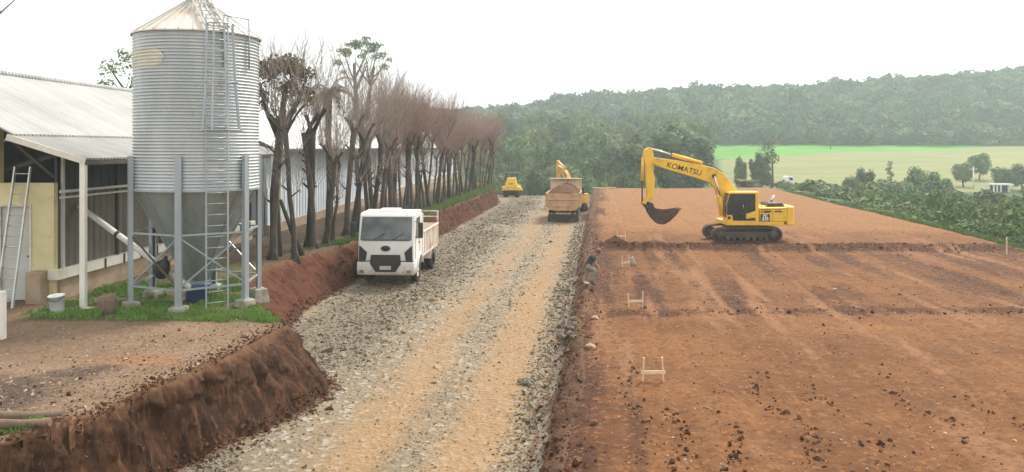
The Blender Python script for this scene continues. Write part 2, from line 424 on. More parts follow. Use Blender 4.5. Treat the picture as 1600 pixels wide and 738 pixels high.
def ground_mat(name, a, b, layers, bumps, sat_noise=.5, fine=60, rough=.92, finecol=None, fa=.45, crumbs=0):
    t = NT(name)
    col = t.mix(t.ramp(t.noise(.35, 6, .65), .34, .66), a, b)
    g = t.ramp(t.noise(fine, 3, .6), .35, .75)
    col = t.mix(t.math('MULTIPLY', g, fa), col, finecol or tuple(x*.55 for x in a))
    for (an, c, k, sc, lo, hi) in layers:
        f = t.attr(an)
        f = t.math('ADD', f, t.math('MULTIPLY', t.math('SUBTRACT', t.noise(sc, 6, .7), .5), k))
        col = t.mix(t.ramp(f, lo, hi), col, c)
    if crumbs:      # crumbled lumps of drier and wetter soil
        cc = t.n.new('ShaderNodeSeparateColor'); t.lk(t.voro(crumbs, out='Color'), cc.inputs[0])
        col = t.mix(t.math('MULTIPLY', t.ramp(cc.outputs[0], .62, .95), .55), col, tuple(x*.42 for x in a))
        col = t.mix(t.math('MULTIPLY', t.ramp(cc.outputs[1], .80, .99), .35), col, tuple(min(.6,x*1.7) for x in a))
    h = None
    for sc, w in bumps:
        n = t.math('MULTIPLY', t.noise(sc, 5, .65), w)
        h = n if h is None else t.math('ADD', h, n)
    t.bump(h, .9, .06)
    return t.out(col, rough, 0, .15)

# --- terrace (yard) ---
a = S('A'); ua, ya = U[:,a], YY[:,a]; Xa = XX[:,a]
grassz = sstep(20.2, 20.9, ya + .35*(fbm(ua*1.5, ya*1.5, 61)-.5))*sstep(-16.5,-14.5, ua)
bankgrass = sstep(46,58,ya)*sstep(-13.6,-12.0,ua)*.8
dampA = np.exp(-(((Xa+9.8)/1.9)**2 + ((ya-14.3)/1.6)**2)) + .55*np.exp(-(((Xa+8.4)/.9)**2 + ((ya-16.2)/.7)**2))
redA = np.exp(-(((Xa+7.9)/1.6)**2 + ((ya-16.9)/.9)**2))
M['yard'] = ground_mat('yard_earth', (.225,.150,.096), (.160,.100,.062),
    [('red', (.25,.125,.062), .9, 3, .45, 1.1), ('damp', (.075,.052,.042), .7, 4, .30, .75), ('grass', (.085,.085,.035), .9, 4, .45, 1.0), ('lip', (.11,.052,.028), .5, 6, .35, .8), ('litter', (.085,.060,.040), .7, 2, .35, .8)],
    [(3,1.0),(14,.5),(60,.25)], fine=40, finecol=(.30,.21,.14), fa=.25, crumbs=19)
lip = np.exp((ua-uT[:,None])/.22)
strip('A', 'yard', M['yard'], {'damp': dampA, 'red': redA, 'grass': np.clip(grassz+bankgrass,0,1), 'lip': lip, 'litter': sstep(28,34,ya)*sstep(-18.5,-17,ua)*(1-.6*bankgrass)})
# --- bank ---
t = NT('cut_earth_bank')
v = t.mapv((1.5,1.5,.30)); v2 = t.mapv((4.5,4.5,1.0))
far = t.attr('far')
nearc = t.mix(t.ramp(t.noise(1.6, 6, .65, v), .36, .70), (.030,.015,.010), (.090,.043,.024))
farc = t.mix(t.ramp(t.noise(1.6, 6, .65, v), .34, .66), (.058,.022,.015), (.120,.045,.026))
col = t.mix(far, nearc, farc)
col = t.mix(t.math('MULTIPLY', t.ramp(t.noise(2.2, 5, .7, v2), .54, .76), .55), col, (.125,.062,.034))
v3 = t.mapv((9,9,.45))
col = t.mix(t.math('MULTIPLY', t.ramp(t.noise(1.0, 5, .7, v3), .50, .66), .6), col, (.150,.072,.038))
col = t.mix(t.math('MULTIPLY', t.ramp(t.noise(1.3, 5, .7, t.mapv((7,7,.4))), .54, .70), .65), col, (.020,.010,.008))
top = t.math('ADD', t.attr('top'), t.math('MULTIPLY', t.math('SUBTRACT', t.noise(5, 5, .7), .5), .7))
col = t.mix(t.ramp(top, .70, 1.05), col, (.15,.080,.043))  # light catching the upper lip, painted as a paler tone
t.bump(t.math('ADD', t.noise(2.2, 7, .75, v2), t.math('MULTIPLY', t.voro(9, t.mapv((1,1,.8))), .5)), .8, .06)
M['bank'] = t.out(col, .95, 0, .1)
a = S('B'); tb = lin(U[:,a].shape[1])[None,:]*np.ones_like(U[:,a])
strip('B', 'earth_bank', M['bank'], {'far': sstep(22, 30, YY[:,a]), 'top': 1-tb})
# --- road ---
a = S('C'); ur, yr = U[:,a], YY[:,a]
loose = np.clip(np.exp(-((ur+7.9)/1.5)**2)*(fbm(ur*.4, yr*.15, 71) > .36)*1.0 + np.exp(-((ur+3.7)/.5)**2)*.45 + np.exp(-((ur+1.7)/.4)**2)*.6 + np.exp(-((ur+9.9)/.8)**2)*.7, 0, 1)
mud = np.exp(-(ur-uB[:,None])/.35)*1.0 + np.exp((ur-uR[:,None])/.25)
t = NT('crushed_rock_road')
base = t.mix(t.ramp(t.noise(.3, 6, .65), .34, .66), (.195,.148,.092), (.265,.195,.115))
cell = t.voro(9, out='Color')
sc = t.n.new('ShaderNodeSeparateColor'); t.lk(cell, sc.inputs[0])
base = t.mix(t.math('MULTIPLY', t.ramp(sc.outputs[0], .2, .9), .45), base, (.15,.135,.115))
base = t.mix(t.math('MULTIPLY', t.ramp(sc.outputs[1], .72, .95), .6), base, (.40,.37,.32))
lz = t.math('ADD', t.attr('loose'), t.math('MULTIPLY', t.math('SUBTRACT', t.noise(2.2, 6, .7), .5), .9))
grey = t.mix(t.ramp(sc.outputs[2], .2, .8), (.145,.117,.082), (.215,.178,.125))
base = t.mix(t.ramp(lz, .35, .85), base, grey)
tz = t.math('ADD', t.attr('track'), t.math('MULTIPLY', t.math('SUBTRACT', t.noise(1.3, 8, .78), .5), 1.6))
base = t.mix(t.math('MULTIPLY', t.ramp(tz, .0, 1.2), .72), base, t.mix(t.ramp(t.noise(6,5,.7), .3,.7), (.35,.205,.092), (.275,.165,.078)))
mz = t.math('ADD', t.attr('mud'), t.math('MULTIPLY', t.math('SUBTRACT', t.noise(4, 6, .7), .5), .8))
base = t.mix(t.ramp(mz, .4, .9), base, (.115,.062,.038))
t.bump(t.math('ADD', t.math('MULTIPLY', t.voro(9), 1.0), t.math('MULTIPLY', t.noise(40, 4, .6), .5)), .9, .05)
M['road'] = t.out(base, .9, 0, .2)
strip('C', 'gravel_road', M['road'], {'track': trk, 'loose': loose, 'mud': mud})
# --- shoulder and pad ---
a = S('D')
M['shoulder'] = ground_mat('road_shoulder_earth', (.155,.078,.042), (.095,.050,.030),
    [('mixed', (.24,.205,.155), .9, 4, .5, .8), ('pale', (.27,.125,.055), .8, 2.5, .55, .95)], [(5,1.0),(20,.6),(60,.3)], fine=35, finecol=(.06,.035,.022), fa=.5, crumbs=9)
td = lin(U[:,a].shape[1])[None,:]*np.ones_like(U[:,a])
strip('D', 'road_shoulder', M['shoulder'], {'mixed': 1-td*1.4, 'pale': td*.55})
a = S('E'); ue, ye = U[:,a], YY[:,a]
streak = fbm(ue*1.1, ye*.10, 81, 4)
damp = .30*sstep(29,32,ye)*sstep(46,42,ye) + .50*np.exp(-((ue+.2)/1.1)**2)*fbm(ue*1.2,ye*.5,85)*1.5 + .95*np.exp(-((ye-wob1)/1.0)**2) + .95*np.exp(-((ye-wob2)/1.0)**2) + .75*np.exp(-(((ue-1.9)/.55)**2 + ((ye-31.5)/1.8)**2)) + .8*np.exp(-(((ue-4.5)/2.6)**2 + ((ye-30)/.9)**2)) \
    + .75*np.exp(-((ue-uP[:,None])/.75)) + .35*sstep(28, 31, ye)*sstep(46, 43, ye)*fbm(ue*.5, ye*.4, 82) + .35*(streak > .57) + .30*np.clip(rut,0,1)*fbm(ue*.5, ye*.2, 59) + .5*np.exp(-(((ue-.75)/.25)**2))*sstep(23,20,ye) \
    + .5*sstep(47.5,46.2,ye)*sstep(43.5,45,ye)
pale = sstep(47, 56, ye)*.75 + .45*sstep(26, 22, ye)*fbm(ue*.4, ye*.25, 83)*1.3 + .5*np.exp(-((ye-25)/1.2)**2)*sstep(2,8,ue)
M['pad'] = ground_mat('graded_red_earth', (.240,.105,.039), (.158,.066,.026),
    [('pale', (.30,.145,.054), .8, 1.2, .35, 1.0), ('damp', (.070,.030,.017), 1.1, 2.2, .42, 1.08), ('streak', (.26,.125,.06), .6, 3, .55, .8)],
    [(4,1.0),(16,.8),(55,.45)], fine=48, finecol=(.10,.043,.020), fa=.45, crumbs=11)
strip('E', 'building_pad', M['pad'], {'damp': damp, 'pale': pale, 'streak': fbm(ue*1.6, ye*.14, 84, 4)})
a = S('F')
tf = lin(U[:,a].shape[1])[None,:]*np.ones_like(U[:,a])
M['slope'] = ground_mat('fill_slope_earth', (.19,.085,.042), (.14,.064,.034), [('green', (.060,.085,.032), .7, 1.2, .35, .7)], [(4,1.0),(18,.6)], fine=40)
strip('F', 'fill_slope', M['slope'], {'green': tf*1.5})

# --- land beyond and below, out to the hills ---
kx = np.array([-400,-120,-8,38,77,192,269,307,420]); kh = np.array([12,15,22,28,31,37,42,47,52.])
def hfar(X, Y):
    X = np.asarray(X, float); Y = np.asarray(Y, float)
    hr = np.interp(X, kx, kh)
    p1 = np.interp(Y, [-80, 60, 115, 150, 190, 230, 280, 322], [-5,-4.6,-5.5,-5.2,-3.4,-.6,3.6,7.0])
    k = sstep(318, 480, Y)
    h = p1*(1-k) + hr*k
    h = h - np.clip(Y-480, 0, None)*.03
    h = h + 1.2*(fbm(X*.012, Y*.012, 91)-.5)*sstep(120,200,Y) + 5*(fbm(X*.01+3, Y*.008, 92)-.5)*sstep(330,420,Y)
    h = h + 3.0*sstep(60, 140, X)*sstep(330,300,Y)*sstep(150,260,Y)*0
    # left of the sheds the yard level carries on
    lft = sstep(-45, -60, X - DX*Y)*sstep(135,112,Y)
    h = h*(1-lft) + 1.2*lft
    return h
gx = np.concatenate([np.linspace(-420,-80,30), np.linspace(-75,330,180), np.linspace(340,520,14)])
gy = np.concatenate([np.linspace(-80,50,14), np.linspace(56,330,150), np.linspace(338,680,50)])
GX, GY = np.meshgrid(gx, gy)
GZ = hfar(GX, GY)
pxx = CX + GX/np.maximum(GY,1)*FPX            # field limits follow the lie of the land
bnd = np.interp(GX, [40, 66, 120, 165, 175], [256, 262, 288, 300, 304])
tan = sstep(bnd+3, bnd-3, GY)*sstep(165, 190, GY)*sstep(.25*GY+2, .25*GY+14, GX+6)
green = sstep(bnd-3, bnd+3, GY)*sstep(327, 319, GY)*sstep(60, 68, GX) * sstep(186, 176, GX)
green = np.maximum(green, sstep(196,206,GX)*sstep(335,345,GY)*sstep(372,360,GY))
tan = np.maximum(tan, sstep(bnd-3, bnd+3, GY)*sstep(325, 318, GY)*sstep(168,178,GX))
dirt = np.exp(-((GY-(178+.10*(GX-50)))/3.5)**2)*sstep(45,55,GX)*sstep(95,80,GX)
t = NT('open_land')
col = t.mix(t.ramp(t.noise(.06, 6, .65), .35, .65), (.055,.075,.032), (.085,.10,.045))
tn = t.mix(t.ramp(t.noise(.035, 6, .7, t.mapv((1,2.5,1))), .35, .65), (.245,.230,.098), (.175,.20,.080))
col = t.mix(t.ramp(t.attr('tan'), .3, .7), col, tn)
col = t.mix(t.ramp(t.attr('green'), .35, .65), col, t.mix(t.ramp(t.noise(.08,5,.6), .35,.65), (.085,.235,.040), (.12,.28,.055)))
col = t.mix(t.ramp(t.attr('dirt'), .3, .7), col, (.28,.19,.12))
t.bump(t.noise(1.5, 5, .7), .6, .3)
M['land'] = t.out(col, .95, 0, .1)
n = len(gx)
i = np.arange(len(gy)-1)[:,None]*n + np.arange(n-1)[None,:]
tag(np_mesh('ground', np.stack([GX,GY,GZ],-1).reshape(-1,3), np.stack([i,i+1,i+n+1,i+n],-1).reshape(-1,4), M['land'], smooth=True,
            attrs={'tan': tan, 'green': green, 'dirt': dirt}), kind='structure')

# ------------------------------------------------------------------ scattered stuff
def scatter(name, mat, pts, sizes, flat=.6, seed=1, jit=.32, kind='stuff', sink=.35):
    """many small angular lumps in one mesh (8-cornered, 6 faces)"""
    r = np.random.default_rng(seed); n = len(pts)
    cube = np.array([(-1,-1,-1),(1,-1,-1),(1,1,-1),(-1,1,-1),(-1,-1,1),(1,-1,1),(1,1,1),(-1,1,1)], float)*.5
    V = np.repeat(cube[None], n, 0) + r.uniform(-jit, jit, (n,8,3))
    V[:,4:,:2] *= r.uniform(.45,.95,(n,1,1))
    sx = sizes[:,None]*np.stack([r.uniform(.7,1.4,n), r.uniform(.6,1.0,n), r.uniform(.5,1.1,n)*flat], -1)
    V *= sx[:,None,:]
    # random rotation
    q = r.normal(size=(n,4)); q[:,1:3] *= .35; q /= np.linalg.norm(q, axis=1, keepdims=True)
    w,x,y,z = q.T
    Rm = np.stack([np.stack([1-2*(y*y+z*z),2*(x*y-z*w),2*(x*z+y*w)],-1), np.stack([2*(x*y+z*w),1-2*(x*x+z*z),2*(y*z-x*w)],-1), np.stack([2*(x*z-y*w),2*(y*z+x*w),1-2*(x*x+y*y)],-1)],1)
    V = np.einsum('nij,nkj->nki', Rm, V)
    V[:,:,2] += (sx[:,2]*(.5-sink))[:,None]
    V += pts[:,None,:]
    f = np.array([(0,3,2,1),(4,5,6,7),(0,1,5,4),(1,2,6,5),(2,3,7,6),(3,0,4,7)])
    Fq = (f[None] + (np.arange(n)*8)[:,None,None]).reshape(-1,4)
    o = np_mesh(name, V.reshape(-1,3), Fq, mat)
    return tag(o, kind=kind)
from bisect import bisect_left
def surf(u, Y):
    ri = np.clip(np.searchsorted(Yr, Y), 1, len(Yr)-1)
    out = np.empty(len(u))
    order = np.argsort(ri)
    for k in order:
        out[k] = np.interp(u[k], U[ri[k]], Z[ri[k]])
    return np.stack([u + DX*Y, Y, out], -1)
def logY(n, a, b): return np.exp(NR.uniform(math.log(a), math.log(b), n))
t = NT('grey_crushed_stone')
pos = t.n.new('ShaderNodeNewGeometry')
rn = pos.outputs['Random Per Island']
col = t.mix(rn, (.135,.109,.075), (.25,.205,.142))
col = t.mix(t.ramp(t.noise(1.1,4,.7), .5, .72), col, t.mix(rn, (.22,.15,.09), (.36,.26,.16)))
t.bump(t.noise(40,3,.6), .3, .02)
M['stone'] = t.out(col, .85, 0, .25)
n = 46000
Y = logY(n, 11, 100); rr = NR.uniform(0,1,n)
uu = np.interp(Y, kB[:,0], kB[:,1])
u = uu + .1 + (-1.3-uu)*rr
dens = .20 + .80*np.clip(np.exp(-((u+7.9)/1.5)**2)*(fbm(u*.4, Y*.15, 71) > .36) + .45*np.exp(-((u+3.75)/.6)**2) + np.exp(-((u+1.6)/.4)**2) + .7*np.exp(-((u+9.9)/.8)**2), 0, 1)
dens = dens*(1-.6*np.exp(-((u+5.0)/.7)**2))*(1-.6*np.exp(-((u+2.6)/.5)**2))
keep = NR.uniform(0,1,n) < dens
u, Y = u[keep], Y[keep]
scatter('gravel', M['stone'], surf(u, Y), np.exp(NR.normal(math.log(.043), .42, len(u)))*np.clip(Y/24, .8, 1.4)*(.8+.5*(np.exp(-((u+7.9)/1.7)**2)+np.exp(-((u+1.6)/.4)**2))), .5, 5)
# soil clods on pad, shoulder, yard and at the foot of the bank
t = NT('dark_soil_clod')
g = t.n.new('ShaderNodeNewGeometry')
M['clod'] = t.out(t.mix(g.outputs['Random Per Island'], (.050,.024,.015), (.125,.060,.033)), .95, 0, .1)
us, Ys, sz = [], [], []
def cl(u, Y, s): us.append(u); Ys.append(Y); sz.append(s)
k = 2600; Y = logY(k, 11, 60); cl(NR.uniform(-.4, 23, k)*np.clip(Y/28, .35, 1), Y, np.minimum(np.exp(NR.normal(math.log(.019), .5, k))*np.clip(Y/20,.8,2), .06))
for u0, ya_, yb_, c in ((1.4,13.6,17,60),(2.4,13.5,17.5,70),(3.9,14,20,110),(5.1,13.5,19,60),(6.9,15,21,45),(.75,14,21,90),(8.3,14.5,18,40)):
    Y = logY(c, ya_, yb_); cl(u0 + NR.normal(0,.14,c) + .25*np.sin(Y*1.3), Y, np.minimum(np.exp(NR.normal(math.log(.045), .5, c)), .10))
c = 2600; Y = logY(c, 11, 60); cl(-.9 + NR.normal(0,.38,c), Y, np.minimum(np.exp(NR.normal(math.log(.036), .55, c)),.12))
c = 350; Y = logY(c, 24, 30); uu_ = NR.uniform(-.5, 16, c); cl(uu_, 27.4+.04*uu_ + NR.normal(0,.7,c), np.exp(NR.normal(math.log(.045), .45, c)))
c = 500; uu_ = NR.uniform(-.5, 22, c); cl(uu_, 45.6-.06*(uu_-5) + NR.normal(0,.6,c), np.exp(NR.normal(math.log(.06), .45, c)))
c = 3000; Y = logY(c, 14, 60); cl(np.interp(Y, kB[:,0], kB[:,1]) + np.abs(NR.normal(0,.25,c))-.15, Y, np.minimum(np.exp(NR.normal(math.log(.035), .55, c)),.12))
c = 1300; Y = logY(c, 12.2, 20.5); cl(np.interp(Y, kT[:,0], kT[:,1]) - np.abs(NR.normal(0,2.2,c))-.05, Y, np.exp(NR.normal(math.log(.018), .5, c)))
c = 1500; Y = logY(c, 12.2, 20.5); cl(np.interp(Y, kT[:,0], kT[:,1]) - np.abs(NR.normal(0,.28,c))+.05, Y, np.minimum(np.exp(NR.normal(math.log(.024), .5, c)), .07))
u, Y, sz = np.concatenate(us), np.concatenate(Ys), np.concatenate(sz)
scatter('soil_clods', M['clod'], surf(u, Y), sz, .7, 6)
# pale pebbles strewn over pad and yard
M['pebble'] = pm('pale_pebble', (.42,.30,.19), (.34,.20,.11), 5, .9)
k = 1500; Y = logY(k, 11.5, 40); u1 = NR.uniform(-.6, 20, k)*np.clip(Y/26,.4,1)
k2 = 700; Y2 = logY(k2, 12.2, 20); u2 = np.interp(Y2, kT[:,0], kT[:,1]) - np.abs(NR.normal(0,2.4,k2)) - .1
scatter('pebbles', M['pebble'], surf(np.concatenate([u1,u2]), np.concatenate([Y,Y2])), np.exp(NR.normal(math.log(.030), .4, k+k2)), .6, 8)

def blades(name, mat, P3, hgt, wid, seed, lean=.5, label=None):
    r = np.random.default_rng(seed); n = len(P3)
    a = r.uniform(0, 2*math.pi, n); h = hgt*r.uniform(.5,1.3,n); w = wid*r.uniform(.6,1.3,n)
    dx, dy = np.cos(a), np.sin(a)
    b = r.uniform(0, 2*math.pi, n); l = lean*h*r.uniform(.2,1,n)
    V = np.zeros((n,3,3)); V[:] = P3[:,None,:]
    V[:,0,0] -= dx*w; V[:,0,1] -= dy*w; V[:,1,0] += dx*w; V[:,1,1] += dy*w
    V[:,2,0] += np.cos(b)*l; V[:,2,1] += np.sin(b)*l; V[:,2,2] += h
    V[:,:2,2] -= .01
    o = np_mesh(name, V.reshape(-1,3), np.arange(n*3).reshape(-1,3), mat)
    return tag(o, kind='stuff')
# bright grass under the silo
n = 60000
X = NR.uniform(-14.2, -5.6, n); Y = NR.uniform(20.2, 26.5, n)
u = X - DX*Y
front = 20.75 + .5*(fbm(X*1.2, X*0, 101)-.5) + .35*sstep(-10.5,-13,X)
ok = (Y > front) & (u < np.interp(Y, kT[:,0], kT[:,1])-.02) & (X > .04*Y-14.0) & (fbm(X*1.4, Y*1.4, 102) > .40 + .16*sstep(22.3,24.5,Y))
X, Y = X[ok], Y[ok]
blades('grass', M['grass'], surf(X-DX*Y, Y), .04+.26*fbm(X*1.3, Y*1.3, 103)**2, .016, 3)
# duller growth along the top of the bank and between the trunks
n = 26000
Y = logY(n, 26, 92); u = np.interp(Y, kT[:,0], kT[:,1]) - np.abs(NR.normal(0, .55, n)*np.clip(Y/50,.6,1.3)) - .03
ok = fbm(u*.5, Y*.25, 104) > .62 - .36*sstep(48,60,Y)
u, Y = u[ok], Y[ok]
blades('bank_grass', M['grass_dull'], surf(u, Y), .14*np.clip(Y/45,.8,1.7), .025*np.clip(Y/40,1,2.2), 4)
# tuft at the near corner
n = 1500; X = NR.normal(-7.74, .13, n); Y = NR.normal(12.62, .09, n)
blades('grass_tuft', M['grass'], surf(X-DX*Y, Y), np.full(n,.07), .009, 9)
# ------------------------------------------------------------------ feed silo
SX, SY, SR, SZ0, SZ1 = -9.20, 23.4, 1.715, 3.30, 7.72      # SZ0, SZ1: shell, above the yard
G0 = 1.6
silo = empty('feed_silo', (SX, SY, G0), 0, 'tall corrugated metal feed silo on steel legs, standing in the grass', 'silo')
prof = []
nw = 49
for i in range(nw*6+1):
    z = SZ0 + (SZ1-SZ0)*i/(nw*6)
    prof.append((SR + .022*math.sin(2*math.pi*i/6), z))
shell = MB().lathe(prof, 88).build('shell', M['galv'], silo)
MB().lathe([(SR+.02,SZ0-.03),(SR+.035,SZ0-.03),(SR+.035,SZ0+.03),(SR+.02,SZ0+.03)], 64, smooth=False).build('lower_ring', M['galv_post'], silo)
cone = MB()
cone.lathe([(SR+.07,SZ1-.05),(SR+.07,SZ1-.015),(.30,SZ1+1.02),(.30,SZ1+1.03)], 30, smooth=False)
for k in range(30):
    t_ = 2*math.pi*k/30
    cone.bar(((SR+.06)*math.cos(t_),(SR+.06)*math.sin(t_),SZ1+.0),(.31*math.cos(t_),.31*math.sin(t_),SZ1+1.04), .025, .03)
cone.build('roof_cone', M['roof_cone'], silo)
MB().lathe([(.31,SZ1+1.00),(.33,SZ1+1.02),(.33,SZ1+1.12),(.27,SZ1+1.17),(.001,SZ1+1.20)], 24).build('cap', M['roof_cone'], silo)
hp = MB(); hp.lathe([(SR-.02,SZ0-.02),(.30,.62),(.30,.50),(.28,.50)], 12, smooth=False)
hopper = hp.build('hopper', M['hopper'], silo)
sm = MB()
for k in range(12):
    t_ = 2*math.pi*k/12
    sm.bar(((SR-.01)*math.cos(t_),(SR-.01)*math.sin(t_),SZ0-.03),(.31*math.cos(t_),.31*math.sin(t_),.62), .03, .025)
sm.build('seam', M['hopper'], hopper)
MB().lathe([(.30,.02),(.33,.04),(.31,.42),(.36,.44),(.36,.50),(.30,.53)], 20).build('outlet_collar', M['blue_plastic'], silo)
LA = [math.radians(-84+60*k) for k in range(6)]
LP_ = [((SR+.07)*math.cos(a_), (SR+.07)*math.sin(a_)) for a_ in LA]
for (lx, ly), a_ in zip(LP_, LA):
    g = MB(); c_, s_ = math.cos(a_), math.sin(a_)
    Mx = Matrix.Translation((lx, ly, 0)) @ Matrix.Rotation(a_+math.pi/2, 4, 'Z')
    for (x0,x1,y0,y1) in ((-.085,.085,-.075,-.062),(-.085,-.072,-.062,.03),(.072,.085,-.062,.03),(-.085,-.05,.03,.043),(.05,.085,.03,.043)):
        g.box(x0,x1,y0,y1,.20,4.25,Mx)
    g.box(-.15,.15,-.15,.12,.185,.205,Mx)
    leg = g.build('leg', M['galv_post'], silo)
    rr_ = random.Random(int(a_*100))
    f = MB(); f.taper((-.26,.26,-.26,.26,-.25),(-.20,.20,-.20,.20,.19))
    f.build('footing', M['concrete'], silo, (lx, ly, 0), .03, (0,0,a_+rr_.uniform(-.2,.2)))
for k in range(6):
    (x0,y0), (x1,y1) = LP_[k], LP_[(k+1)%6]
    for z_ in (.62, 2.10):
        MB().bar((x0,y0,z_),(x1,y1,z_),.045,.05).build('girt', M['galv_post'], silo)
    if k in (0, 2, 3, 5):
        MB().bar((x0*.99,y0*.99,.66),(x1*.99,y1*.99,2.06),.035,.04).build('brace', M['galv_post'], silo)
        MB().bar((x0*1.01,y0*1.01,2.06),(x1*1.01,y1*1.01,.66),.035,.04).build('brace', M['timber' if k == 5 else 'galv_post'], silo)
# faded print, pressed into the corrugations like the sheet it is on
pl = MB(); a0, a1 = math.radians(-178), math.radians(-98); vs_, fs_ = [], []
nseg, nz = 36, 42
for i in range(nseg+1):
    q = a0+(a1-a0)*i/nseg
    e_ = max(0, (i-(nseg-6))/6.0); hh = .27*math.sqrt(max(0.0, 1-e_*e_))+.001
    for k in range(nz+1):
        z_ = 6.95 + hh*(2*k/nz-1)
        r_ = SR + .004 + .022*math.sin(2*math.pi*(z_-SZ0)/(SZ1-SZ0)*nw)
        vs_.append((r_*math.cos(q), r_*math.sin(q), z_))
for i in range(nseg):
    for k in range(nz):
        fs_.append((i*(nz+1)+k, (i+1)*(nz+1)+k, (i+1)*(nz+1)+k+1, i*(nz+1)+k+1))
pl.add(vs_, fs_, True).build('faded_print', M['worn_logo'], silo)
# ladder up the shell, its cage, and the roof ladder
LAD = math.radians(-53); lr = SR+.16
LM = Matrix.Translation((lr*math.cos(LAD), lr*math.sin(LAD), 0)) @ Matrix.Rotation(LAD+math.pi/2, 4, 'Z')   # local x: along the shell, -y: outwards
ladder = MB()
for sx_ in (-.29,.29):
    p0, p1 = LM @ Vector((sx_,0,-.02)), LM @ Vector((sx_,0,SZ1+.35)); ladder.bar(p0,p1,.05,.03,(1,0,0))
ld = ladder.build('ladder', M['galv_post'], silo)
for i in range(26):
    z_ = .25+.30*i
    MB().tube([LM @ Vector((-.29,0,z_)), LM @ Vector((.29,0,z_))], .015, 6).build('rung', M['galv_post'], ld)
cage = MB()
hoops = [(SZ1+.1,.34),(6.25,.40),(4.95,.50)]
ring = []
for (z_, r_) in hoops:
    pts = [LM @ Vector((r_*math.sin(q)*1.05, -.05 - r_*(1-math.cos(q))*.85, z_)) for q in np.linspace(-math.pi*.0, 2*math.pi, 17)]
    ring.append(pts)
    cage.tube(pts, .018, 6)
for k in (3,6,8,10,13):
    cage.bar(ring[0][k], ring[1][k], .045, .012, (0,1,0)); cage.bar(ring[1][k], ring[2][k], .045, .012, (0,1,0))
cage.build('safety_cage', M['galv_post'], silo)
rl = MB()
for sx_ in (-.27,.27):
    p0 = LM @ Vector((sx_,.10,SZ1+.10)); q = Vector((.22*math.cos(LAD),.22*math.sin(LAD),SZ1+1.16)) + Vector((-math.sin(LAD),math.cos(LAD),0))*sx_
    rl.bar(p0, q, .09, .04, (1,0,0))
for i in range(5):
    f_ = i/4.0
    pa = (LM @ Vector((-.27,.10,SZ1+.10))).lerp(Vector((.22*math.cos(LAD)+math.sin(LAD)*.27,.22*math.sin(LAD)-math.cos(LAD)*.27,SZ1+1.16)), f_)
    pb = (LM @ Vector((.27,.10,SZ1+.10))).lerp(Vector((.22*math.cos(LAD)-math.sin(LAD)*.27,.22*math.sin(LAD)+math.cos(LAD)*.27,SZ1+1.16)), f_)
    rl.bar(pa, pb, .07, .03)
rl.build('roof_ladder', M['roof_cone'], silo)
# handrail on the roof edge, right of the ladder
hr = MB(); q0, q1 = LAD+.12, LAD+.62
def rp(q, z_, r_=SR+.05): return (r_*math.cos(q), r_*math.sin(q), z_)
for q in (q0, q1): hr.tube([rp(q, SZ1-1.0), rp(q, SZ1+.42)], .022, 6)
hr.tube([rp(q, SZ1+.42) for q in np.linspace(q0,q1,6)], .022, 6)
hr.build('handrail', M['galv_post'], silo)

ap = empty('auger_pipe', (SX, SY, G0), 0, 'white auger pipe slanting from the brown shed curtain down to the silo outlet', 'pipe')
pa, pb = Vector((-13.28-SX, 24.5-SY, 2.70)), Vector((-.05, -.30, .42))
MB().tube([pa, pb], .088, 14).build('tube', M['pvc'], ap)
for f_ in (.36, .72):
    c_ = pa.lerp(pb, f_); d_ = (pb-pa).normalized()
    MB().cyl(c_-d_*.05, c_+d_*.05, .105, n=14).build('clamp', M['black'], ap)
tag(MB().tube([(-11.0,23.05,G0+.02),(-10.98,23.05,G0+3.25)], .028, 8).build('drain_pipe', M['pvc']), 'thin white upright pipe beside the left silo leg', 'pipe')
bag = MB()
bag.lathe([(.001,.36),(.05,.34),(.06,.28),(.15,.20),(.20,.05),(.19,-.10),(.12,-.22),(.001,-.25)], 14)
b = bag.build('hanging_bag', M['black_bag'], None, (-10.05,23.0,G0+.98), 0, (.1,.25,.4)); b.scale = (1,.8,1.15)
tag(b, 'black bag hanging from the braces under the silo', 'bag')

# ------------------------------------------------------------------ sheds (axis (.04, 1); w = X - .04Y)
def sx(wv, Y): return wv + .04*Y
def panel(mb, w0, w1, Y0, Y1, z0, z1):
    """box that follows the shed axis: w range, Y range, z range"""
    vs = [(sx(w0,Y0),Y0,z0),(sx(w1,Y0),Y0,z0),(sx(w1,Y1),Y1,z0),(sx(w0,Y1),Y1,z0),(sx(w0,Y0),Y0,z1),(sx(w1,Y0),Y0,z1),(sx(w1,Y1),Y1,z1),(sx(w0,Y1),Y1,z1)]
    return mb.add(vs, [(0,3,2,1),(4,5,6,7),(0,1,5,4),(1,2,6,5),(2,3,7,6),(3,0,4,7)])
def roofslab(mb, wa, za, wb, zb, Y0, Y1, th=.05):
    vs = []
    for z_ in (0, th):
        vs += [(sx(wa,Y0),Y0,za+z_),(sx(wb,Y0),Y0,zb+z_),(sx(wb,Y1),Y1,zb+z_),(sx(wa,Y1),Y1,za+z_)]
    return mb.add(vs, [(0,3,2,1),(4,5,6,7),(0,1,5,4),(1,2,6,5),(2,3,7,6),(3,0,4,7)])
near = empty('poultry_shed', (0,0,0), 0, 'near grey-roofed shed with brown curtain wall and yellow front, left of the silo', 'shed')
Y0, Y1 = 22.2, 39.2
m_ = MB()
roofslab(m_, -12.75, 5.74, -14.9, 6.42, Y0, Y1); m_.build('lean_to_roof', M['roof'], near)
m_ = MB()
roofslab(m_, -14.72, 6.42, -19.0, 8.62, Y0+.02, Y1); roofslab(m_, -23.4, 6.42, -19.0, 8.62, Y0+.2, Y1)
m_.tube([(sx(-19,Y0+.2),Y0+.2,8.66),(sx(-19,Y1),Y1,8.66)], .13, 8)
m_.build('roof', M['roof_main'], near)
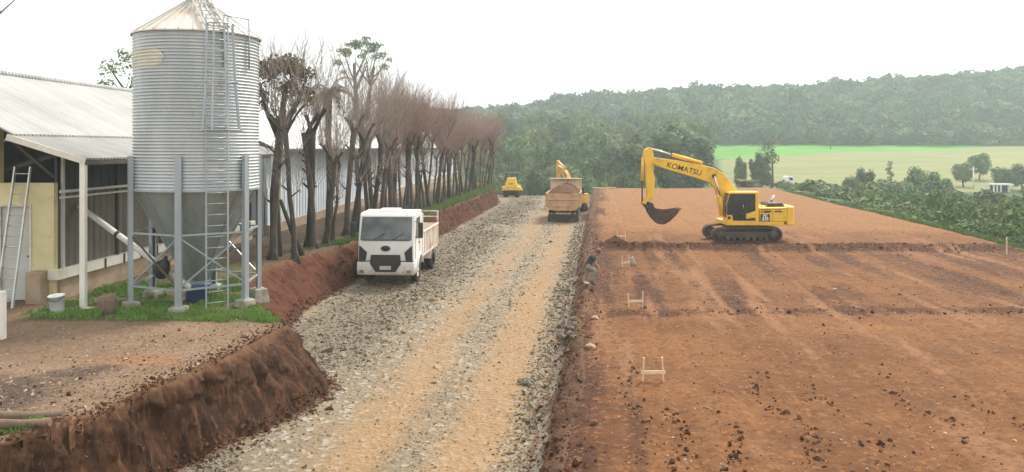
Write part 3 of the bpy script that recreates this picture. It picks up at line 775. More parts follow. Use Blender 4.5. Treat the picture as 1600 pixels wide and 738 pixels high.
m_ = MB(); m_.bar((sx(-12.72,Y0-.02),Y0-.02,5.70),(sx(-14.9,Y0-.02),Y0-.02,6.38),.04,.17,(0,0,1)); m_.build('barge_board', M['beam'], near)
m_ = MB(); panel(m_, -12.80,-12.72,Y0,Y1,5.60,5.73); m_.build('fascia', M['timber'], near)
for yy in np.arange(Y0+1, Y1, 1.7):
    MB().bar((sx(-12.8,yy),yy,5.62),(sx(-14.85,yy),yy,6.29),.07,.11).build('rafter', M['timber'], near)
# side wall from the ground up: base wall, beam, curtain, rails, dark screen
m_ = MB(); panel(m_, -14.50,-14.28,23.62,Y1,1.3,2.22); m_.build('base_wall', M['base_wall'], near)
m_ = MB(); panel(m_, -14.46,-14.14,23.3,Y1,2.222,2.50); m_.build('sill_beam', M['beam'], near)
m_ = MB(); panel(m_, -14.42,-14.36,23.62,Y1,2.502,4.72); m_.build('curtain', M['curtain_brown'], near)
m_ = MB(); panel(m_, -14.45,-14.39,23.62,Y1,4.722,6.3); m_.build('upper_screen', M['curtain_navy'], near)
for z_, r_ in ((4.78,.045),(4.60,.035)):
    MB().tube([(sx(-14.27,23.6),23.6,z_),(sx(-14.27,Y1),Y1,z_)], r_, 8).build('curtain_rail', M['pvc'], near)
for yy in np.arange(23.75, Y1, 3.05):
    m_ = MB(); panel(m_, -14.35,-14.27,yy,yy+.09,2.502,6.2); m_.build('stud', M['timber'] if yy > 25 else M['grey_door'], near)
for yy in np.arange(24.6, Y1, 1.15):
    m_ = MB(); panel(m_, -14.138,-14.10,yy,yy+.05,2.2,2.52); m_.build('bracket', M['timber'], near)
# yellow front room
m_ = MB(); m_.box(-22,-15.0,23.4,23.6,1.3,5.05); m_.box(-14.05,-13.40,23.4,23.6,1.3,5.05); m_.box(-15.0,-14.05,23.4,23.6,4.42,5.05)
fw = m_.build('front_wall', M['yellow_wall'], near)
m_ = MB(); m_.box(-14.98,-14.07,23.45,23.52,1.62,4.40)
dr = m_.build('door', M['grey_door'], near)
m_ = MB()
for (x0,x1,z0,z1) in ((-15.0,-14.94,1.62,4.42),(-14.11,-14.05,1.62,4.42),(-14.94,-14.11,4.36,4.42)): m_.box(x0,x1,23.37,23.399,z0,z1)
m_.build('door_frame', M['beam'], dr)
MB().cyl((-14.16,23.40,2.9),(-14.16,23.45,2.9),.03,n=8).build('handle', M['steel_dark'], dr)
m_ = MB(); m_.box(-15.35,-15.0,23.38,23.62,5.05,7.0); m_.build('gable_pillar', M['yellow_wall'], near)
m_ = MB(); m_.box(-13.98,-13.53,22.95,23.38,1.3,2.50); m_.build('corner_pier', M['base_wall'], near, bevel=.03)
m_ = MB(); m_.box(-22,-14.5,30.0,30.1,1.3,6.3); m_.box(-22.6,-22.4,23.6,Y1,1.3,6.4); m_.build('inner_wall', M['inside_dark'], near)
m_ = MB()
m_.bar((-15.2,23.9,5.4),(-13.5,23.9,5.9),.08,.12); m_.bar((-14.9,23.8,6.3),(-13.6,23.8,5.2),.06,.08); m_.bar((-14.2,23.9,4.95),(-13.4,23.9,4.75),.05,.09)
m_.build('strut', M['timber'], near)
for (X_, Y_, zt, lab) in ((-11.92,22.25,5.66,'white post holding the near corner of the shed roof'),(-10.75,36.0,5.70,'white post under the roof corner right of the silo')):
    p = MB(); p.box(-.075,.075,-.075,.075,-.2,zt-G0)
    tag(p.build('roof_post', M['white_post'], None, (X_, Y_, G0), .008), lab, 'post')

farS = empty('long_shed', (0,0,0), 0, 'long shed with pale blue curtain wall and bright roof behind the row of trunks', 'shed')
Y0, Y1 = 40.5, 135.0
m_ = MB(); roofslab(m_, -13.55, 5.98, -20.0, 9.10, Y0, Y1); roofslab(m_, -26.5, 5.98, -20.0, 9.10, Y0, Y1); m_.build('roof', M['roof_white'], farS)
m_ = MB(); panel(m_, -13.62,-13.54,Y0,Y1,5.84,5.975); m_.build('fascia', M['timber'], farS)
m_ = MB(); panel(m_, -14.30,-14.0,Y0+.3,Y1,1.2,2.1); m_.build('base_wall', M['base_wall'], farS)
m_ = MB(); panel(m_, -14.22,-14.10,Y0+.3,Y1,2.102,3.98); m_.build('lower_curtain', M['curtain_blue'], farS)
m_ = MB(); panel(m_, -14.26,-14.16,Y0+.3,Y1,4.002,5.95); m_.build('upper_curtain', M['curtain_blue'], farS)
m_ = MB(); m_.box(sx(-26,Y0),sx(-14.3,Y0),Y0+.3,Y0+.42,1.2,6.0); m_.prism([(sx(-26,Y0),6.0),(sx(-14.3,Y0),6.0),(sx(-20,Y0),9.05)],Y0+.3,Y0+.42); m_.build('gable_wall', M['curtain_blue'], farS)
for yy in np.arange(Y0+2, Y1, 6.0):
    m_ = MB(); panel(m_, -14.10,-13.98,yy,yy+.16,2.402,5.9); m_.build('column', M['white_post'], farS)

# ------------------------------------------------------------------ small things in the yard
def at(x, y, z=G0):
    Y = FPX*(CAMZ-z)/(y-HY); return (x-CX)/FPX*Y, Y
ladd = empty('leaning_ladder', (-14.15,22.6,G0), 0, 'aluminium ladder leaning on the yellow front wall of the shed', 'ladder')
tops = (Vector((-.33,.72,3.92)), Vector((.12,.72,3.92))); bots = (Vector((-.24,-.30,0)), Vector((.22,-.30,0)))
for p0, p1 in zip(bots, tops): MB().bar(p0, p1, .04, .085, (0,1,0)).build('rail', M['alu'], ladd)
for i in range(13):
    f_ = .05+i*.075
    MB().tube([bots[0].lerp(tops[0], f_), bots[1].lerp(tops[1], f_)], .019, 6).build('rung', M['alu'], ladd)
X_, Y_ = at(90, 488)
bk = MB(); bk.lathe([(.001,.0),(.155,.0),(.165,.02),(.20,.44),(.215,.44),(.215,.47),(.195,.47),(.19,.45),(.16,.05),(.001,.05)], 22)
bkt = bk.build('bucket', M['bucket_white'], None, (X_, Y_, G0+.0), 0, (.06,-.06,.3))
tag(bkt, 'white plastic bucket standing in the grass by the shed corner', 'bucket')
MB().tube([(.205*math.cos(q), .205*math.sin(q)-.02, .44-.10*math.sin(q)**2) for q in np.linspace(math.pi,2*math.pi,9)], .007, 5).build('handle', M['steel_dark'], bkt)
X_, Y_ = at(168, 489)
st = MB(); rs = random.Random(3); ph = [rs.uniform(.9,1.1) for _ in range(18)]
prof_ = [(.001,-.05),(.25,-.05),(.235,.12),(.225,.36),(.21,.385),(.001,.385)]
st.lathe(prof_, 18)
for i in range(len(st.v)):
    x_, y_, z_ = st.v[i]; k_ = ph[i % 18]; st.v[i] = (x_*k_, y_*k_, z_)
tag(st.build('wood_stump', M['stump'], None, (X_, Y_, G0)), 'brown cut wood stump standing in the grass beside the white post', 'stump')
X_, Y_ = at(147, 484)
tag(MB().box(-.28,.28,-.06,.06,0,.06).build('wood_plank', M['timber_pale'], None, (X_, Y_, G0+.01), .006, (0,0,.08)), 'short pale plank lying between white post and stump', 'plank')
tag(MB().box(-.085,.085,-.085,.085,-.3,1.12).build('gate_post', M['white_post'], None, (-11.98,18.75,G0), .01), 'thick white post cut by the left edge of the photo', 'post')
for i, (x, y, ln, r_, rz, lab) in enumerate(((-8.05,12.95,1.5,.085,.10,'reddish log lying at the near yard corner, farther of two'), (-7.95,12.55,1.35,.075,.05,'reddish log lying at the near yard corner, closer to the edge'))):
    o = MB(); o.tube([(-ln/2,0,0),(-ln*.2,.02,.01),(ln*.2,-.01,.0),(ln/2,.02,.015)], [r_,r_*1.04,r_*.97,r_*.9], 12)
    tag(o.build('log', M['stump'], None, (x, y, G0+.13+.02*i), 0, (0,0,rz)), lab, 'log')
# ------------------------------------------------------------------ machines and vehicles
def text_mesh(name, s, size, mat, parent, M4, shear=0.0, off=.012):
    cu = bpy.data.curves.new(name, 'FONT'); cu.body = s; cu.size = size; cu.extrude = .004; cu.offset = off; cu.align_x = 'CENTER'; cu.align_y = 'CENTER'; cu.shear = shear
    tmp = bpy.data.objects.new(name+'_src', cu); COL.objects.link(tmp)
    dg = bpy.context.evaluated_depsgraph_get()
    me = bpy.data.meshes.new_from_object(tmp.evaluated_get(dg)); me.name = name
    bpy.data.objects.remove(tmp)
    me.materials.clear(); me.materials.append(mat); me.transform(M4)
    o = bpy.data.objects.new(name, me); COL.objects.link(o); o.parent = parent
    return o

def excavator(loc, rz, label, lettering=True, old=False, scale=1.0):
    """built in side view: -x is forward, -y is the cab side, z up"""
    Y_ = M['yellow_old'] if old else M['yellow']
    e = empty('excavator', loc, rz, label, 'excavator', scale=scale)
    for sy in (-1, 1):
        yc = sy*1.02
        # track belt: rounded outline
        out = []
        for (cx_, cz_, r_, a0, a1) in ((1.62,.45,.44,90,-90),(-1.60,.42,.41,-90,-270)):
            for q in np.linspace(math.radians(a0), math.radians(a1), 13): out.append((cx_+r_*math.cos(q), cz_+r_*math.sin(q)))
        out.insert(26, (-.6,.90)); out.insert(27, (.6,.93))
        tr = MB(); n = len(out)
        inn = [(x_*.955, .44+(z_-.44)*.84) for x_, z_ in out]
        for i in range(n):
            j = (i+1) % n
            a_, b_, c_, d_ = out[i], out[j], inn[j], inn[i]
            vs_ = [(p[0], yc+s*.30, p[1]) for s in (-1,1) for p in (a_,b_,c_,d_)]
            tr.add(vs_, [(0,1,2,3),(7,6,5,4),(0,4,5,1),(2,6,7,3)])
        # grouser plates
        L_, seg = 0, []
        for i in range(n):
            a_, b_ = Vector(out[i]), Vector(out[(i+1)%n]); seg.append((L_, a_, b_)); L_ += (b_-a_).length
        for k in range(48):
            d_ = L_*k/48
            s0 = [s for s in seg if s[0] <= d_][-1]
            dr_ = (s0[2]-s0[1]).normalized(); p = s0[1]+dr_*(d_-s0[0]); nn = Vector((-dr_.y, dr_.x))
            if nn.dot(p-Vector((0,.44))) < 0: nn = -nn
            tr.bar((p.x, yc-.30, p.y), (p.x, yc+.30, p.y), .045, .075, (nn.x,0,nn.y))
        tk = tr.build('track', M['track'], e)
        MB().box(-1.5,1.55,yc-.16,yc+.16,.26,.62).build('track_frame', M['steel_dark'], tk, bevel=.04)
        for cx_, r_ in ((1.62,.33),(-1.60,.31)):
            MB().lathe([(.001,-.24),(r_,-.24),(r_,-.16),(r_*.6,-.14),(r_*.6,.14),(r_,.16),(r_,.24),(.001,.24)], 20, (cx_,yc,.44), 'y').build('sprocket', M['steel_dark'], tk)
        for cx_ in np.linspace(-1.1,1.2,7):
            MB().lathe([(.001,-.20),(.11,-.20),(.11,.20),(.001,.20)], 12, (cx_,yc,.19), 'y').build('roller', M['steel_dark'], tk)
    MB().box(-.9,.9,-.82,.82,.42,.80).lathe([(.62,.78),(.62,.99)], 28).build('undercarriage', M['steel_dark'], e, bevel=.03)
    # slewing platform, housing, counterweight
    MB().box(-1.18,2.2,-1.24,1.24,.985,1.22).build('platform', Y_, e, bevel=.04)
    hb = MB(); hb.prism([(.76,1.222),(2.36,1.222),(2.36,2.06),(.76,2.03)], -1.25, -.50); hb.prism([(-.45,1.222),(2.36,1.222),(2.36,2.06),(.3,2.0),(-.45,1.62)], .45, 1.25); hb.box(.76,2.36,-.498,.448,1.222,2.09)
    house = hb.build('engine_housing', Y_, e, bevel=.045)
    for x0 in (1.02,1.62): 
        MB().box(x0,x0+.42,-1.262,-1.252,1.78,1.86).build('vent', M['decal_brown'], house); MB().box(x0,x0+.42,-1.262,-1.252,1.92,1.95).build('vent', M['decal_brown'], house)
    MB().box(1.495,1.505,-1.257,-1.249,1.25,2.03).build('seam', M['decal_brown'], house)
    cw = MB(); cw.prism([(2.362,-1.25),(2.72,-1.22),(2.93,-.85),(3.0,0),(2.93,.85),(2.72,1.22),(2.362,1.25)], 1.00, 2.10, 'z')
    cw.build('counterweight', Y_, e, bevel=.07)
    hd = MB(); hd.prism([(1.35,2.09),(1.48,2.27),(2.25,2.30),(2.42,2.09)], -.75, .75); hood = hd.build('engine_hood', M['steel_dark'], e, bevel=.05)
    ex = MB(); ex.tube([(1.95,.3,2.26),(1.95,.3,2.42),(2.12,.3,2.66)], [.075,.075,.07], 12); ex.build('exhaust', M['chrome'], hood)
    MB().tube([(.95,-1.0,2.03),(.95,-1.0,2.36),(1.32,-1.0,2.36),(1.32,-1.0,2.05)], .018, 6).build('grab_rail', M['steel_dark'], house)
    # cab
    x0, x1 = -1.16, .72
    outl = [(x0,.99),(x0-.0,2.25),(x0+.16,2.92),(x0+.30,2.97),(x1,2.97),(x1,.99)]
    cab = MB().prism(outl, -1.26, -.24).build('cab', Y_, e, bevel=.05)
    MB().prism([(x0-.004,1.62),(x0-.0,2.24),(x0+.17,2.86),(x0+1.06,2.86),(x0+1.06,1.28),(x0+.36,1.28),(x0+.30,1.62)], -1.275, -1.262).build('door_window', M['glass'], cab)
    MB().prism([(x0+1.12,1.68),(x0+1.12,2.86),(x0+1.66,2.86),(x0+1.66,1.86)], -1.275, -1.262).build('rear_window', M['glass'], cab)
    MB().prism([(x0+1.12,1.28),(x0+1.12,1.40),(x0+1.66,1.46),(x0+1.66,1.28)], -1.275, -1.262).build('lower_panel', M['black'], cab)
    MB().box(x0+1.065,x0+1.115,-1.282,-1.262,1.28,2.88).build('door_post', M['black'], cab)
    g = MB(); g.add([(x0-.012,-1.18,1.45),(x0-.012,-.32,1.45),(x0-.012,-.32,2.25),(x0-.012,-1.18,2.25),(x0+.13,-1.18,2.86),(x0+.13,-.32,2.86)], [(0,1,2,3),(3,2,5,4)])
    g.build('windscreen', M['glass'], cab)
    MB().tube([(x0+.94,-1.30,1.95),(x0+.94,-1.30,2.2)], .014, 6).build('handle', M['chrome'], cab)
    MB().lathe([(.001,-.02),(.09,-.02),(.09,.02),(.001,.02)], 14, (x0+.13,-1.27,1.45), 'y').build('lamp', M['decal_black'], cab)
    # boom: two plates' worth of box section, bent
    bo = [(-.05,1.55),(-.45,1.60),(-1.32,2.80),(-1.88,3.46),(-2.74,3.75),(-4.38,4.23),(-5.15,4.50),(-5.40,4.62),(-5.36,4.85),(-5.2,4.97),(-3.99,4.81),(-2.36,4.52),(-1.63,4.33),(-1.10,4.02),(-.24,2.98),(.10,1.9)]
    boom = MB().prism(bo, -.21, .21).build('boom', Y_, e, bevel=.035)
    for s in (-1, 1): 
        MB().lathe([(.001,-.02),(.13,-.02),(.13,.02),(.001,.02)], 16, (-1.66,s*.225,3.86), 'y').build('pin', M['steel_dark'], boom)
        MB().tube([(-1.05,s*.36,1.42),(-1.32,s*.33,2.62)], .105, 12).build('lift_cylinder', Y_, boom)
        MB().tube([(-1.32,s*.33,2.62),(-1.64,s*.30,3.84)], .052, 10).build('lift_rod', M['chrome'], boom)
    MB().tube([(-1.1,.1,4.10),(-1.6,.1,4.42),(-2.4,.1,4.60),(-3.2,.1,4.72)], .028, 6).build('hose', M['black'], boom)
    MB().tube([(-2.32,0,4.62),(-4.12,0,5.13)], .115, 12).build('stick_cylinder', Y_, boom)
    MB().tube([(-4.12,0,5.13),(-5.36,0,5.50)], .055, 10).build('stick_rod', M['chrome'], boom)
    # arm (stick)
    ar = [(-5.48,5.60),(-5.30,5.40),(-5.22,4.86),(-5.28,4.1),(-5.18,3.7),(-5.24,2.62),(-5.46,2.36),(-5.64,2.50),(-5.70,3.3),(-5.74,4.5),(-5.88,5.1),(-5.80,5.42)]
    arm = MB().prism(ar, -.19, .19).build('arm', Y_, e, bevel=.03)
    MB().tube([(-5.86,0,5.0),(-5.93,0,3.55)], .095, 12).build('bucket_cylinder', Y_, arm)
    MB().tube([(-5.93,0,3.55),(-5.92,0,2.26)], .045, 10).build('bucket_rod', M['steel_dark'], arm)
    for s in (-1,1):
        MB().bar((-5.94,s*.23,2.24),(-5.34,s*.23,2.70),.05,.14,(0,0,1)).build('link', Y_, arm)
        MB().bar((-5.92,s*.16,2.26),(-5.62,s*.16,1.86),.05,.12,(1,0,0)).build('link', M['steel_dark'], arm)
    # bucket: curved shell with side plates and teeth
    bp = [(-5.52,2.30),(-5.34,2.22),(-5.30,2.02),(-5.0,1.86),(-4.52,1.80),(-3.80,1.90),(-3.86,1.72),(-4.08,1.46),(-4.36,1.20),(-4.66,1.02),(-5.02,1.02),(-5.34,1.34),(-5.56,1.66),(-5.66,1.95)]
    bk_ = MB()
    for s in (-1,1): bk_.prism(bp, s*.55-.02, s*.55+.02)
    floor_ = [(-3.80,1.88),(-3.88,1.70),(-4.08,1.46),(-4.36,1.20),(-4.66,1.02),(-5.02,1.02),(-5.34,1.34),(-5.56,1.66),(-5.62,1.98)]
    for p, q in zip(floor_, floor_[1:]): bk_.bar((p[0],0,p[1]),(q[0],0,q[1]),1.06,.045,(0,0,1) if abs(q[0]-p[0])>.15 else (1,0,0))
    bucket = bk_.build('bucket', M['bucket_steel'], e)
    for s in (-.48,-.24,0,.24,.48):
        MB().taper((-.001,.001,-.02,.02,.2),(-.05,.05,-.055,.055,0)).build('tooth', M['bucket_steel'], bucket, (-3.82,s,1.86), 0, (0,math.radians(70),0))
    if lettering:
        Rb = Matrix.Rotation(math.radians(90), 4, 'X')
        text_mesh('lettering', 'KOMATSU', .46, M['decal_brown'], boom, Matrix.Translation((-3.46,-.2135,4.27)) @ Matrix.Rotation(math.radians(14.5), 4, 'Y') @ Matrix.Scale(1.0,4,(1,0,0)) @ Rb, .1, .003)
        dp = MB().box(.80,1.34,-1.268,-1.254,1.26,1.66).build('decal', M['decal_black'], e)
        text_mesh('lettering', 'PC', .22, M['decal_white'], dp, Matrix.Translation((1.07,-1.2715,1.55)) @ Rb, .1, .012)
        text_mesh('lettering', '210', .24, M['decal_white'], dp, Matrix.Translation((1.07,-1.2715,1.37)) @ Rb, .1, .014)
        for z_ in (1.75,1.84,1.93): MB().box(.80,1.34,-1.262,-1.252,z_-.018,z_+.018).build('stripe', M['decal_brown'], house)
    return e
zz = gz(13.9, 47.4)
excavator((13.75, 48.1, zz+.02), 0, 'yellow excavator standing on the red earth pad with its bucket raised')
excavator((W(-2.75,77), 77, gz(W(-2.75,77), 77)), math.radians(-78), 'worn yellow excavator half hidden behind the loaded dump truck', False, True, .86)

def wheel(parent, x, y, r, w_, hub=.05, dual=False):
    t_ = MB()
    xs = [(x-w_/2, x+w_/2)] if not dual else [(x-w_-.03, x-.03), (x+.03, x+w_+.03)]
    for a_, b_ in xs:
        t_.lathe([(r*.58,a_+.02),(r*.9,a_),(r*.985,a_+.03),(r,a_+.06),(r,b_-.06),(r*.985,b_-.03),(r*.9,b_),(r*.58,b_-.02)], 28, (0,y,r), 'x')
    ty = t_.build('wheel', M['rubber'], parent)
    s_ = 1 if x > 0 else -1
    MB().lathe([(r*.58,x+s_*(w_/2-.05)),(r*.54,x+s_*(w_/2-.03)),(r*.46,x+s_*(w_/2-.10)),(r*.2,x+s_*(w_/2-.09)),(r*.18,x+s_*(w_/2)),(.001,x+s_*(w_/2+.01))], 20, (0,y,r), 'x').build('rim', M['cream_bed'], ty)
    return ty

# --- white tipper truck, front to the camera (local -y is forward)
wt = empty('tipper_truck', (-5.50, 34.9, gz(-5.5, 36.8)-.0), math.radians(-3.6), 'white tipper truck parked on the gravel facing the camera beside the cut bank', 'truck', scale=1.03)
for sx_ in (-1, 1):
    wheel(wt, sx_*1.0, 1.42, .49, .28); wheel(wt, sx_*.95, 5.0, .49, .25, dual=True)
MB().box(-.42,.42,.5,6.3,.62,.86).box(-1.0,1.0,4.94,5.06,.44,.54).box(-1.0,1.0,1.37,1.47,.40,.52).box(-.9,.9,2.3,3.6,.55,.95).build('chassis', M['steel_dark'], wt)
cb = MB()
prof_ = [(0.02,.72),(-.03,1.05),(.0,1.78),(.30,2.84),(.42,2.98),(1.9,3.02),(1.95,2.9),(1.95,.95),(1.93,.95),(1.90,1.0)]
cb.prism([(.03,.72),(-.03,1.05),(.0,1.80),(.28,2.84),(.40,2.97),(1.86,3.01),(1.95,2.92),(1.95,1.02),(1.93,.98),(.86,.98),(.80,.72)], -1.19, 1.19, 'x')
cab = cb.build('cab', M['white'], wt, bevel=.055)
MB().prism([(.5,2.985),(.62,3.10),(1.25,3.12),(1.4,2.99)], -.42, .42, 'x').build('roof_hatch', M['white'], cab, bevel=.03)
g = MB(); g.add([(-1.10,-.012,1.84),(1.10,-.012,1.84),(1.07,.258,2.80),(-1.07,.258,2.80),(-1.10,.03,1.84),(1.10,.03,1.84),(1.07,.30,2.80),(-1.07,.30,2.80)], [(0,1,2,3),(4,7,6,5),(0,4,5,1),(3,2,6,7),(0,3,7,4),(1,5,6,2)])
g.build('windscreen', M['windshield'], cab)
MB().add([(-1.02,-.03,1.815),(1.02,-.03,1.815),(1.02,-.02,1.86),(-1.02,-.02,1.86)], [(0,1,2,3)]).build('wiper_cowl', M['black'], cab)
for s in (-.55,.25): MB().bar((s,-.035,1.84),(s+.5,.03,2.12),.02,.02).build('wiper', M['black'], cab)
for s in (-1,1):
    MB().prism([(.42,1.86),(.62,2.72),(1.32,2.74),(1.32,1.78)], s*1.196-.008, s*1.196+.008, 'x').build('side_window', M['windshield'], cab)
    MB().box(s*1.196-.006,s*1.196+.006,.36,.38,1.0,1.85).box(s*1.196-.006,s*1.196+.006,1.42,1.44,1.0,2.8).build('door_gap', M['black'], cab)
    MB().box(s*1.20-.015,s*1.20+.015,1.16,1.34,1.60,1.66).build('door_handle', M['black'], cab)
    # mirror on its arm
    MB().bar((s*1.19,.30,2.62),(s*1.42,.16,2.55),.03,.03).bar((s*1.19,.30,1.95),(s*1.42,.16,2.0),.03,.03).build('mirror_arm', M['black'], cab)
    MB().box(s*1.46-.10,s*1.46+.10,.08,.20,1.92,2.58).build('mirror', M['black'], cab, bevel=.03)
    # headlamp tower, fog lamp, wheel arch
    MB().prism([(s*.80,1.32),(s*1.13,1.62),(s*1.15,.98),(s*.86,.98)], -.062, -.022).build('headlamp_panel', M['black'], cab)
    MB().prism([(s*.90,.98),(s*1.13,.98),(s*1.12,.74),(s*.92,.74)], -.088, -.030).build('headlight', M['lamp'], cab)
    MB().box(s*1.01-.09,s*1.01+.09,-.16,-.11,.46,.58).build('fog_lamp', M['lamp'], cab)
    arch = [(1.42+.66*math.cos(q), .49+.66*math.sin(q)) for q in np.linspace(math.radians(15), math.radians(165), 12)]
    arch += [(.72,.55)] + [(1.42+.57*math.cos(q), .49+.57*math.sin(q)) for q in np.linspace(math.radians(165), math.radians(15), 12)]
    MB().prism(arch, s*1.02, s*1.25, 'x').build('wheel_arch', M['white'], cab)
    MB().box(s*1.10-.11,s*1.10+.11,.62,.84,.36,.72).build('step', M['white'], cab, bevel=.03)
    MB().box(s*.92-.30,s*.92+.30,5.58,5.62,.28,.9).build('mud_flap', M['rubber'], wt)
    fn = [(5.0+.66*math.cos(q), .49+.66*math.sin(q)) for q in np.linspace(math.radians(10), math.radians(170), 12)] + [(5.0+.62*math.cos(q), .49+.62*math.sin(q)) for q in np.linspace(math.radians(170), math.radians(10), 12)]
    MB().prism(fn, s*.66, s*1.20, 'x').build('rear_mudguard', M['cream_bed'], wt)
bm = MB(); bm.prism([(-1.21,.36),(1.21,.36),(1.24,.62),(1.22,.93),(-1.22,.93),(-1.24,.62)], -.105, .60); bump = bm.build('bumper', M['white'], cab, bevel=.05)
MB().box(-1.225,1.225,-.112,-.10,.935,.975).build('bumper_line', M['black'], bump)
MB().prism([(-.62,1.22),(.62,1.22),(.66,.84),(.42,.50),(-.42,.50),(-.66,.84)], -.125, -.02).build('grille', M['black'], cab, bevel=.015)
for z_ in (1.10,1.0,.90): MB().box(-.52,.52,-.138,-.127,z_-.012,z_+.012).build('grille_bar', M['steel_dark'], cab)
MB().box(-.24,.24,-.142,-.127,.60,.76).build('number_plate', M['plate'], cab)
MB().lathe([(.001,-.02),(.10,-.02),(.115,.0),(.12,.02)], 24, (0,-.045,1.49), 'y').build('emblem', M['decal_black'], cab)
cab.location.z = .13
em = [o for o in cab.children if o.name.startswith('emblem')][0]; em.scale = (1.5,1,1); 
em.data.transform(Matrix.Translation((0,.045,-1.49))); em.location = (0,-.045,1.49); em.scale = (1.6,1,.9)
rg = MB().lathe([(.118,-.024),(.135,-.024),(.135,.01),(.118,.01)], 24, (0,0,0), 'y', False).build('emblem_ring', M['chrome'], cab, (0,-.045,1.49)); rg.scale = (1.6,1,.9)
# tipper body
bd = MB(); bd.box(-1.19,1.19,2.25,6.5,.95,1.12); bd.box(-1.21,1.21,2.2,2.28,1.122,2.95)
MB().box(-1.19,1.19,2.20,6.5,.98,1.14).build('bed_floor', M['cream_bed'], wt)
MB().box(-1.21,1.21,2.16,2.24,1.142,2.95).build('headboard', M['white'], wt, bevel=.02)
for s in (-1,1):
    sp_ = MB(); sp_.box(s*1.18-.025,s*1.18+.025,2.245,6.5,1.142,2.12)
    for yy in np.arange(2.5,6.5,.42): sp_.box(s*1.225-.02,s*1.225+.02,yy,yy+.07,1.15,2.10)
    sp_.box(s*1.225-.021,s*1.225+.021,2.245,6.5,2.06,2.13)
    sp_.build('side_board', M['cream_bed'], wt)
    rk = MB(); 
    for yy in (6.44,): rk.box(s*1.2-.03,s*1.2+.03,yy-.03,yy+.03,1.1,2.72)
    rk.build('rear_post', M['cream_bed'], wt)
MB().box(-1.15,1.15,6.45,6.5,1.142,2.10).build('tailboard', M['cream_bed'], wt)
MB().bar((-1.2,6.44,2.70),(1.2,6.44,2.70),.05,.05).bar((-1.2,6.44,2.42),(1.2,6.44,2.42),.05,.05).build('rear_rack', M['cream_bed'], wt)

# --- loaded dump truck seen from behind (local -y is its rear, towards the camera)
xx = W(-2.95, 64.6)
dt = empty('dump_truck', (xx, 64.6, gz(xx, 66)-.02), math.radians(-6.3), 'dusty tan dump truck with a full load, seen from behind on the road', 'truck')
for sx_ in (-1,1):
    for yy in (1.0, 2.3): wheel(dt, sx_*.92, yy, .50, .26, dual=True)
    wheel(dt, sx_*1.02, 6.4, .50, .28)
MB().box(-.42,.42,.2,7.6,.62,.92).box(-.95,.95,.9,1.1,.42,.58).box(-.95,.95,2.2,2.4,.42,.58).build('chassis', M['steel_dark'], dt)
MB().box(-1.25,1.25,.10,.16,.10,.62).box(-1.22,1.22,.06,.10,.54,.64).build('mud_flap', M['rubber'], dt)
MB().box(-1.0,1.0,.15,.24,.70,.80).build('rear_bar', M['tan_bed'], dt)
for s in (-.75,.75): MB().box(s-.12,s+.12,.10,.15,.68,.80).build('tail_light', M['decal_brown'], dt)
MB().prism([(-1.30,1.30),(1.30,1.30),(1.05,1.06),(.7,1.0),(-.7,1.0),(-1.05,1.06)], .02, 5.4).build('bed_floor', M['tan_bed'], dt)
for z0, z1 in ((1.31,1.80),(1.83,2.36)):
    tg = MB(); tg.box(-1.33,1.33,-.04,.02,z0,z1); tg.box(-1.34,1.34,-.075,-.042,z1-.09,z1-.01); tg.build('tailgate', M['tan_bed'], dt, bevel=.012)
for s in (-1,1):
    sd_ = MB(); sd_.box(s*1.33-.04,s*1.33+.04,.022,5.4,1.31,2.42)
    for yy in np.arange(.2,5.4,.6): sd_.box(s*1.40-.03,s*1.40+.03,yy,yy+.1,1.32,2.40)
    sd_.box(s*1.40-.028,s*1.40+.028,-.06,.06,1.25,2.5)
    sd_.build('side_board', M['tan_bed'], dt)
MB().box(-1.36,1.36,5.41,5.50,1.31,3.42).box(-1.36,1.36,5.0,5.41,3.36,3.42).build('headboard', M['pale_bed'], dt, bevel=.02)
cb = MB().prism([(5.75,.9),(7.7,.9),(7.7,1.9),(7.5,2.9),(5.75,2.95)], -1.2, 1.2, 'x').build('cab', M['pale_bed'], dt, bevel=.05)
for s in (-1,1): MB().box(s*1.45-.09,s*1.45+.09,7.3,7.4,1.9,2.5).build('mirror', M['black'], cb)
nx, ny = 34, 54
gxx, gyy = np.meshgrid(np.linspace(-1.28,1.28,nx), np.linspace(.03,5.39,ny))
hh = 2.22 + .72*(1-(gxx/1.35)**2)*(.35+.65*sstep(0,2.2,gyy))*1.0 + .22*(fbm(gxx*2, gyy*2, 301)-.5) + .10*(fbm(gxx*7, gyy*7, 302)-.5)
i = np.arange(ny-1)[:,None]*nx + np.arange(nx-1)[None,:]
V_ = np.stack([gxx,gyy,hh],-1).reshape(-1,3); Fq_ = np.stack([i,i+1,i+nx+1,i+nx],-1).reshape(-1,4)
ring_ = np.concatenate([np.arange(nx), (np.arange(1,ny)*nx+nx-1), ((ny-1)*nx+np.arange(nx-2,-1,-1)), np.arange(ny-2,0,-1)*nx])
base_ = V_[ring_].copy(); base_[:,2] = 1.32
V2 = np.concatenate([V_, base_]); k_ = len(ring_); o_ = len(V_)
sk = np.stack([ring_, o_+np.arange(k_), o_+(np.arange(k_)+1)%k_, np.roll(ring_,-1)], -1)
ld_ = np_mesh('soil_load', V2, np.concatenate([Fq_, sk]), M['clod'], smooth=True)
ld_.location = dt.location; ld_.rotation_euler = dt.rotation_euler
tag(ld_, 'dark soil heaped in the bed of the dump truck', 'soil load')

